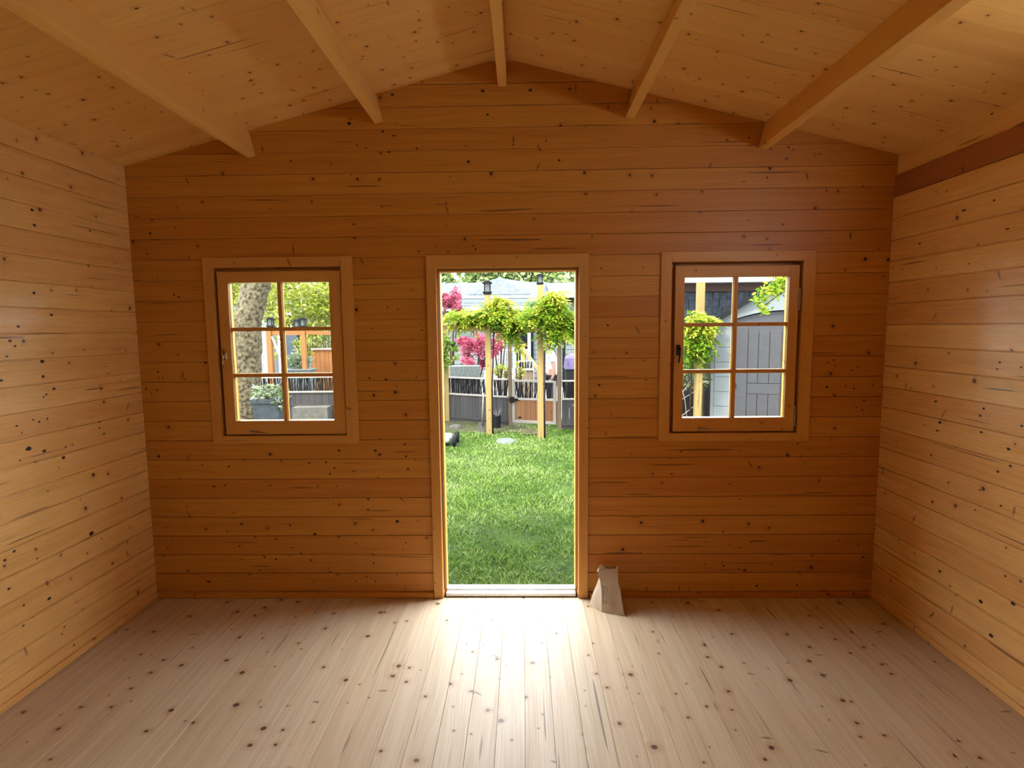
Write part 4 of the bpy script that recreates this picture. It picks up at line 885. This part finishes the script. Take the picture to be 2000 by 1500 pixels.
# porch, sign-like lattice and tan fence further back
b = MB()
for k in range(4): b.box(-.08+k*.10, -.08+k*.10+.095, 12.0, 12.03, -.45, .42, 2)
b.box(-.10, .34, 11.96, 12.0, .42, .47, 0, mi=1)
tag(b.build('board_fence', ['gpost', 'rail'], bevel=.003), 'tan board fence under the small lattice panel behind the gate', 'fence')
st = thing('lattice_panel', (.1, 12, .47), 'small black and white lattice panel standing on the tan fence', 'panel')
stick_panel(-.07, .29, 11.98, .48, .66, st, name='sticks', seed=3)
b = MB(); b.box(-.10, .32, 11.97, 12.0, .66, .69, 0); b.box(-.10, -.07, 11.97, 12.0, .471, .66, 2); b.box(.29, .32, 11.97, 12.0, .471, .66, 2); part('panel_frame', b, 'rail', st)
ra = thing('porch_railing', (-.15, 14.6, -.45), 'white baluster railing on the porch behind the maples', 'railing')
for k in range(16):
    b = MB(); x = -1.05+k*.085; b.box(x, x+.03, 14.55, 14.58, .25, .86, 2); part('baluster', b, 'white', ra)
b = MB(); b.box(-1.1, .28, 14.53, 14.60, .86, .90, 0); b.box(-1.1, .28, 14.53, 14.60, .21, .25, 0); part('handrail', b, 'white', ra)
b = MB(); b.box(-1.2, .4, 14.4, 15.8, -.45, .21); tag(b.build('porch_deck', ['rail']), 'pale porch deck carrying the white railing', 'deck')
b = MB(); b.box(.0, .11, 14.0, 14.11, -.45, 1.02, 2); b.box(-.03, .14, 13.97, 14.14, 1.02, 1.08, 2)
tag(b.build('newel_post', ['ypost'], bevel=.006), 'capped pale newel post at the foot of the porch stair', 'post')
b = MB(); b.beam((.11, 13.95, .86), (.48, 13.2, .36), .05, .09); tag(b.build('stair_rail', ['ypost']), 'sloping pale stair handrail right of the newel post', 'handrail')

def siding(b, x0, x1, y, z0, z1, h=.16, mi=0):
    z = z0
    while z < z1-.01:
        t = min(h, z1-z); b.face([(x0, y-.018, z), (x1, y-.018, z), (x1, y, z+t), (x0, y, z+t)], None, (0, 0), mi); b.face([(x0, y, z), (x1, y, z), (x1, y-.018, z), (x0, y-.018, z)], None, (0, 0), mi); z += h
hs = thing('house', (0, 18, -.45), 'pale sided neighbour house with wide pale roof behind the garden', 'house')
b = MB(); siding(b, -7.9, 6, 16.0, -.45, 2.62); b.box(-7.9, 6, 16.01, 21, -.45, 2.3); part('wall', b, 'siding', hs)
b = MB()
ea, rg = (15.55, 2.33), (19.5, 3.42)
def slab(b, pts, t=.10): b.face(pts); b.face([(p[0], p[1], p[2]-t) for p in pts][::-1]); [b.face([pts[i], (pts[i][0], pts[i][1], pts[i][2]-t), (pts[(i+1) % 4][0], pts[(i+1) % 4][1], pts[(i+1) % 4][2]-t), pts[(i+1) % 4]]) for i in range(4)]
slab(b, [(-8.2, 15.55, 2.33), (1.0, 15.55, 2.33), (1.0, 19.5, 3.40), (-8.2, 19.5, 3.40)]); slab(b, [(-8.2, 23.5, 2.33), (1.0, 23.5, 2.33), (1.0, 19.5, 3.40), (-8.2, 19.5, 3.40)])
slab(b, [(.95, 15.4, 2.70), (6.5, 15.4, 2.70), (6.5, 19.5, 3.36), (.95, 19.5, 3.36)]); slab(b, [(.95, 23.5, 2.3), (6.5, 23.5, 2.3), (6.5, 19.5, 3.36), (.95, 19.5, 3.36)])
# cross gable giving the small peak
ap, a2 = (-.85, 18.9, 3.58), (-.85, 19.6, 3.58); b.face([(-1.9, 17.2, 2.79), (.3, 17.2, 2.79), ap]); b.face([(-1.9, 17.2, 2.79), ap, a2, (-2.0, 19.6, 3.39)]); b.face([(.3, 17.2, 2.79), ap, a2, (.4, 19.6, 3.39)]); 
part('roof', b, 'roof', hs)
b = MB(); b.box(-8.2, 1.0, 15.48, 15.56, 2.16, 2.30, 0); b.box(.95, 6.5, 15.33, 15.41, 2.55, 2.68, 0); part('gutter', b, 'white', hs)
for q in ((-.22, .20, .21, 1.78), (.33, .40, .45, 1.75), (1.5, 1.75, 2.42, 2.55), (1.55, 2.1, 1.42, 1.62)): b = MB(); b.box(q[0], q[1], 15.90, 15.975, q[2], q[3]); part('window_pane' if q[0] > 0 else 'doorway', b, 'winglass', hs)
b = MB(); b.box(.20, .31, 15.88, 15.98, -.3, 1.95, 2); b.box(-.30, -.22, 15.88, 15.98, -.3, 1.95, 2); b.box(-.30, .31, 15.88, 15.98, 1.78, 1.9, 0); part('door_trim', b, 'white', hs)
b = MB(); b.tube([(1.38, 15.1, -.4), (1.38, 15.1, 1.7), (1.38, 15.4, 2.3)], .05, 10); part('downpipe', b, 'shedroof', hs)
bq = thing('covered_grill', (1.27, 11, -.45), 'grill under a purple cover at the right edge of the doorway', 'grill')
b = MB(); b.box(1.12, 1.62, 10.8, 11.3, -.45, .52); part('cart', b, 'jet', bq, bevel=.02)
b = MB(); frustum(b, 1.37, 11.05, .521, .80, .56, .50); frustum(b, 1.37, 11.05, .80, .90, .50, .30); part('cover', b, 'purple', bq, bevel=.02, merge=True)

# trees beyond the house
def bigtree(x, y, z, r, n, size, mat, label):
    root = thing('tree', (x, y, -.45), label, 'tree', 'trees beyond the neighbour houses')
    b = MB(); blob(b, (x, y, z), (r, r*.7, r*.75), n, size, .6, clumps=110); part('crown', b, mat, root)
    b = MB(); b.tube([(x, y, -.46), (x+.1, y, z*.5), (x, y, z)], [.3, .22, .1], 8)
    for k in range(5): a = k*1.26; b.tube([(x, y, z*.55), (x+r*.6*math.cos(a), y+r*.4*math.sin(a), z+r*.3)], [.12, .03], 6)
    part('trunk', b, 'bark', root, smooth=True)
bigtree(-6.5, 26.5, 4.6, 3.4, 9500, .34, 'tleaf', 'large pale green tree above the house roof, leftmost in the doorway')
bigtree(-.6, 32, 5.0, 3.4, 9500, .34, 'tleaf', 'large green tree above the house roof in the middle of the doorway')
bigtree(5.2, 27.5, 4.2, 3.2, 9000, .34, 'tleaf', 'large green tree above the house roof at the doorway right')
bigtree(-14.6, 26, 4.6, 3.6, 9500, .34, 'yleaf', 'large bright tree far behind the garden in the left window')
bigtree(-21.5, 25, 4.2, 3.2, 6000, .34, 'tleaf', 'far green tree at the left of the left window')
b = MB(); siding(b, -10.5, -8.4, 15.4, -.45, 2.46); b.box(-10.5, -8.4, 15.41, 15.9, -.45, 2.46)
b.box(-10.7, -8.2, 15.3, 15.95, 2.461, 2.55)
tag(b.build('garden_building', ['white']), 'white building glimpsed behind the leaning trunk in the left window', 'building')

# ------------------------------------------------------------------ right window: resin shed, dark house, post, overhanging branch
sdh = thing('garden_shed', (2.775, 5.0, GZ), 'white resin garden shed with grey arched double door in the right window', 'shed')
y = 5.0; xl, xc = 2.775, 3.71; xr = 2*xc-xl; d0_, d1_ = xl+.315, 2*xc-xl-.315
def archz(x): return 1.785-.112*((x-xc)/.62)**2
def gabz(x): return 1.615+(min(x, 2*xc-x)-xl)*.585
b = MB(); n = 24; xs = [d0_+(d1_-d0_)*i/n for i in range(n+1)]
b.face([(xl, y, -.12), (d0_, y, -.12), (d0_, y, gabz(d0_)), (xl, y, gabz(xl))]); b.face([(d1_, y, -.12), (xr, y, -.12), (xr, y, gabz(xr)), (d1_, y, gabz(d1_))])
for i in range(n):
    a, c = xs[i], xs[i+1]
    b.face([(a, y, archz(a)), (c, y, archz(c)), (c, y, gabz(c)), (a, y, gabz(a))])
for s_ in (xl, xr): b.face([(s_, y, -.12), (s_, y+1.5, -.12), (s_, y+1.5, gabz(xl)), (s_, y, gabz(xl))])
b.face([(xl, y+1.5, -.12), (xr, y+1.5, -.12), (xr, y+1.5, gabz(xl)), (xc, y+1.5, gabz(xc)), (xl, y+1.5, gabz(xl))])
part('wall', b, 'shedwhite', sdh)
b = MB()
for k in range(7):
    z0 = 1.272-k*.214
    if z0 > -.1: b.box(xl+.050, xl+.262, y-.010, y, z0, z0+.206)
part('wall_panel', b, 'shedwhite', sdh, bevel=.004)
b = MB()
for i in range(n):
    a, c = xs[i], xs[i+1]; b.face([(a, y-.02, archz(a)), (c, y-.02, archz(c)), (c, y-.02, archz(c)+.06), (a, y-.02, archz(a)+.06)]); b.face([(a, y-.02, archz(a)+.06), (c, y-.02, archz(c)+.06), (c, y, archz(c)+.06), (a, y, archz(a)+.06)]); b.face([(a, y-.02, archz(a)), (c, y-.02, archz(c)), (c, y+.03, archz(c)), (a, y+.03, archz(a))])
part('arch_trim', b, 'shedwhite', sdh)
for d0, d1, sg in ((d0_+.005, xc-.006, 1), (xc+.006, d1_-.005, -1)):
    b = MB(); nn = 14
    for i in range(nn):
        a = d0+(d1-d0)*i/nn; c = d0+(d1-d0)*(i+1)/nn
        b.face([(a, y+.024, -.09), (c, y+.024, -.09), (c, y+.024, archz(c)-.014), (a, y+.024, archz(a)-.014)])
    dleaf = part('door', b, 'shedgray', sdh)
    b = MB(); h0, h1 = (d0, d1) if sg > 0 else (-d1, -d0)
    def bb(u0, u1, z0, z1): b.box(*((u0, u1) if sg > 0 else (-u1, -u0)), y+.008, y+.024, z0, z1)
    bb(h0+.003, h0+.163, -.08, 1.56); edges = [h0+.170, h0+.305, h0+.448, h0+.598]
    for k in range(3): bb(edges[k]+.004, edges[k+1]-.004, -.05, .60); bb(edges[k]+.004, edges[k+1]-.004, .76, 1.50)
    bb(edges[0]+.004, edges[3]-.004, .606, .752)
    part('door_panel', b, 'shedgray', sdh, under=dleaf, bevel=.004)
b = MB(); b.box(d0_-.01, d0_+.03, y-.015, y+.02, .69, .75); part('hinge', b, 'jet', sdh)
b = MB()
for sg in (-1, 1):
    x0 = xl-.10 if sg < 0 else xr+.10
    za = gabz(xl)-.10*.585+.02; zb = gabz(xc)+.07; p = [(x0, y-.10, za+.02), (xc, y-.10, zb+.05), (xc, y+1.6, zb+.05), (x0, y+1.6, za+.02)]; slab(b, p, .085)
part('roof', b, 'shedroof', sdh)
sdh.rotation_euler = (0, 0, math.radians(-20))

h2 = thing('shingled_house', (7, 13.5, -.45), 'dark blue shingled house with white eaves in the right window', 'house')
b = MB(); z = -.45
while z < 2.5:
    x = 4.3+random.uniform(0, .1)
    while x < 9.5:
        w = random.uniform(.15, .3); b.box(x, min(9.5, x+w-.012), 12.0-random.uniform(.0, .02), 12.05, z, z+.19, 0); x += w
    z += .195
b.box(4.3, 9.5, 12.05, 15, -.45, 2.5)
part('shingle_wall', b, 'shingle', h2)
b = MB(); b.box(4.25, 9.5, 11.9, 12.0, 2.49, 2.70, 0); part('fascia_board', b, 'brownband', h2)
b = MB(); b.box(4.1, 9.7, 11.55, 12.2, 2.705, 2.78, 0); b.box(4.1, 9.7, 11.5, 11.56, 2.70, 2.92, 0); part('eaves', b, 'white', h2)
b = MB(); slab(b, [(4.0, 11.5, 2.95), (9.8, 11.5, 2.95), (9.8, 13.5, 3.7), (4.0, 13.5, 3.7)]); slab(b, [(4.0, 15.5, 2.95), (9.8, 15.5, 2.95), (9.8, 13.5, 3.7), (4.0, 13.5, 3.7)]); part('roof', b, 'roof', h2)

post(2.52, 4.8, .088, -.14, 1.55, 'pale yellow post rising at the left of the right window', 'ypost', lean=.012)
post(3.07, 6.5, .12, -.14, 2.32, 'taller pale post behind the vine in the right window', 'ypost')
def f5(b):
    sprays(b, (2.52, 4.8, 1.62), (.26, .18, .16), 200, .16, .07, rn=.75); sprays(b, (2.50, 4.8, 1.38), (.22, .18, .16), 150, .16, .07, rn=.4); sprays(b, (2.50, 4.85, 1.18), (.2, .18, .12), 90, .15, .06, rn=.2)
vine('wisteria', 'bright vine bushing around the yellow post in the right window', 'vine', 'wist', f5, lambda b: b.tube([(2.45, 4.85, -.1), (2.44, 4.84, .6), (2.46, 4.85, 1.3)], [.014, .012, .01], 6))
def f6(b):
    blob(b, (2.56, 5.05, .95), (.30, .12, .35), 420, .05, .5, .6)
vine('climber', 'loose green climber lower down behind the yellow post in the right window', 'vine', 'wistd', f6)
branchplant('bare_branch', 'pale bare stems crossing low at the left of the right window', [[(2.25, 4.95, -.12), (2.32, 4.95, .25), (2.55, 4.98, .42)], [(2.2, 5.0, .1), (2.35, 5.0, .5), (2.6, 5.0, .66)], [(2.5, 5.05, -.12), (2.42, 5.05, .5), (2.30, 5.05, .95)], [(2.2, 4.95, .3), (2.36, 4.96, .62), (2.52, 4.97, .85)]], 'twig', .010)
b = MB(); b.box(3.20, 3.32, 6.92, 7.0, -.14, .55, 2, mi=0); b.box(3.17, 3.40, 6.90, 7.02, .55, .58, 0, mi=1); b.box(2.2, 5.2, 7.05, 7.08, -.3, 1.45, 2, mi=0)
tag(b.build('dark_screen', ['gray', 'rail']), 'dark board screen in the gap left of the shed', 'fence')
bush('dark_shrub', 'dark leafy shrub in the gap left of the shed', (2.62, 6.6, 1.0), (.25, .2, .5), 900, .06, 'wistd', gz=-.14, clumps=14)
br = thing('overhanging_tree', (4.6, 3.0, GZ), 'leafy green branch hanging over the shed roof in the right window', 'tree')
b = MB(); b.tube([(4.6, 3.0, -.14), (4.6, 3.0, 1.5), (4.3, 3.0, 2.3), (3.9, 3.0, 2.9)], [.12, .10, .08, .05], 10); b.tube([(4.3, 3.0, 2.3), (3.6, 3.0, 2.35), (3.0, 3.0, 2.15), (2.7, 3.0, 1.98)], [.05, .035, .02, .008], 6)
b.tube([(3.3, 3.0, 2.26), (2.95, 3.0, 2.0), (2.66, 2.98, 1.80)], [.02, .012, .005], 5)
part('trunk', b, 'bark', br, smooth=True)
b = MB()
for c, r, k in (((2.93, 3.0, 2.08), (.26, .15, .11), 420), ((2.75, 3.0, 1.95), (.18, .12, .09), 230), ((2.60, 3.0, 1.84), (.09, .08, .07), 70), ((2.66, 3.0, 1.74), (.10, .08, .05), 45), ((3.15, 3.0, 2.2), (.35, .25, .2), 500), ((3.7, 3.0, 2.6), (.6, .5, .4), 900)):
    blob(b, c, r, k, .055, .5, .6)
part('foliage', b, 'wist', br)
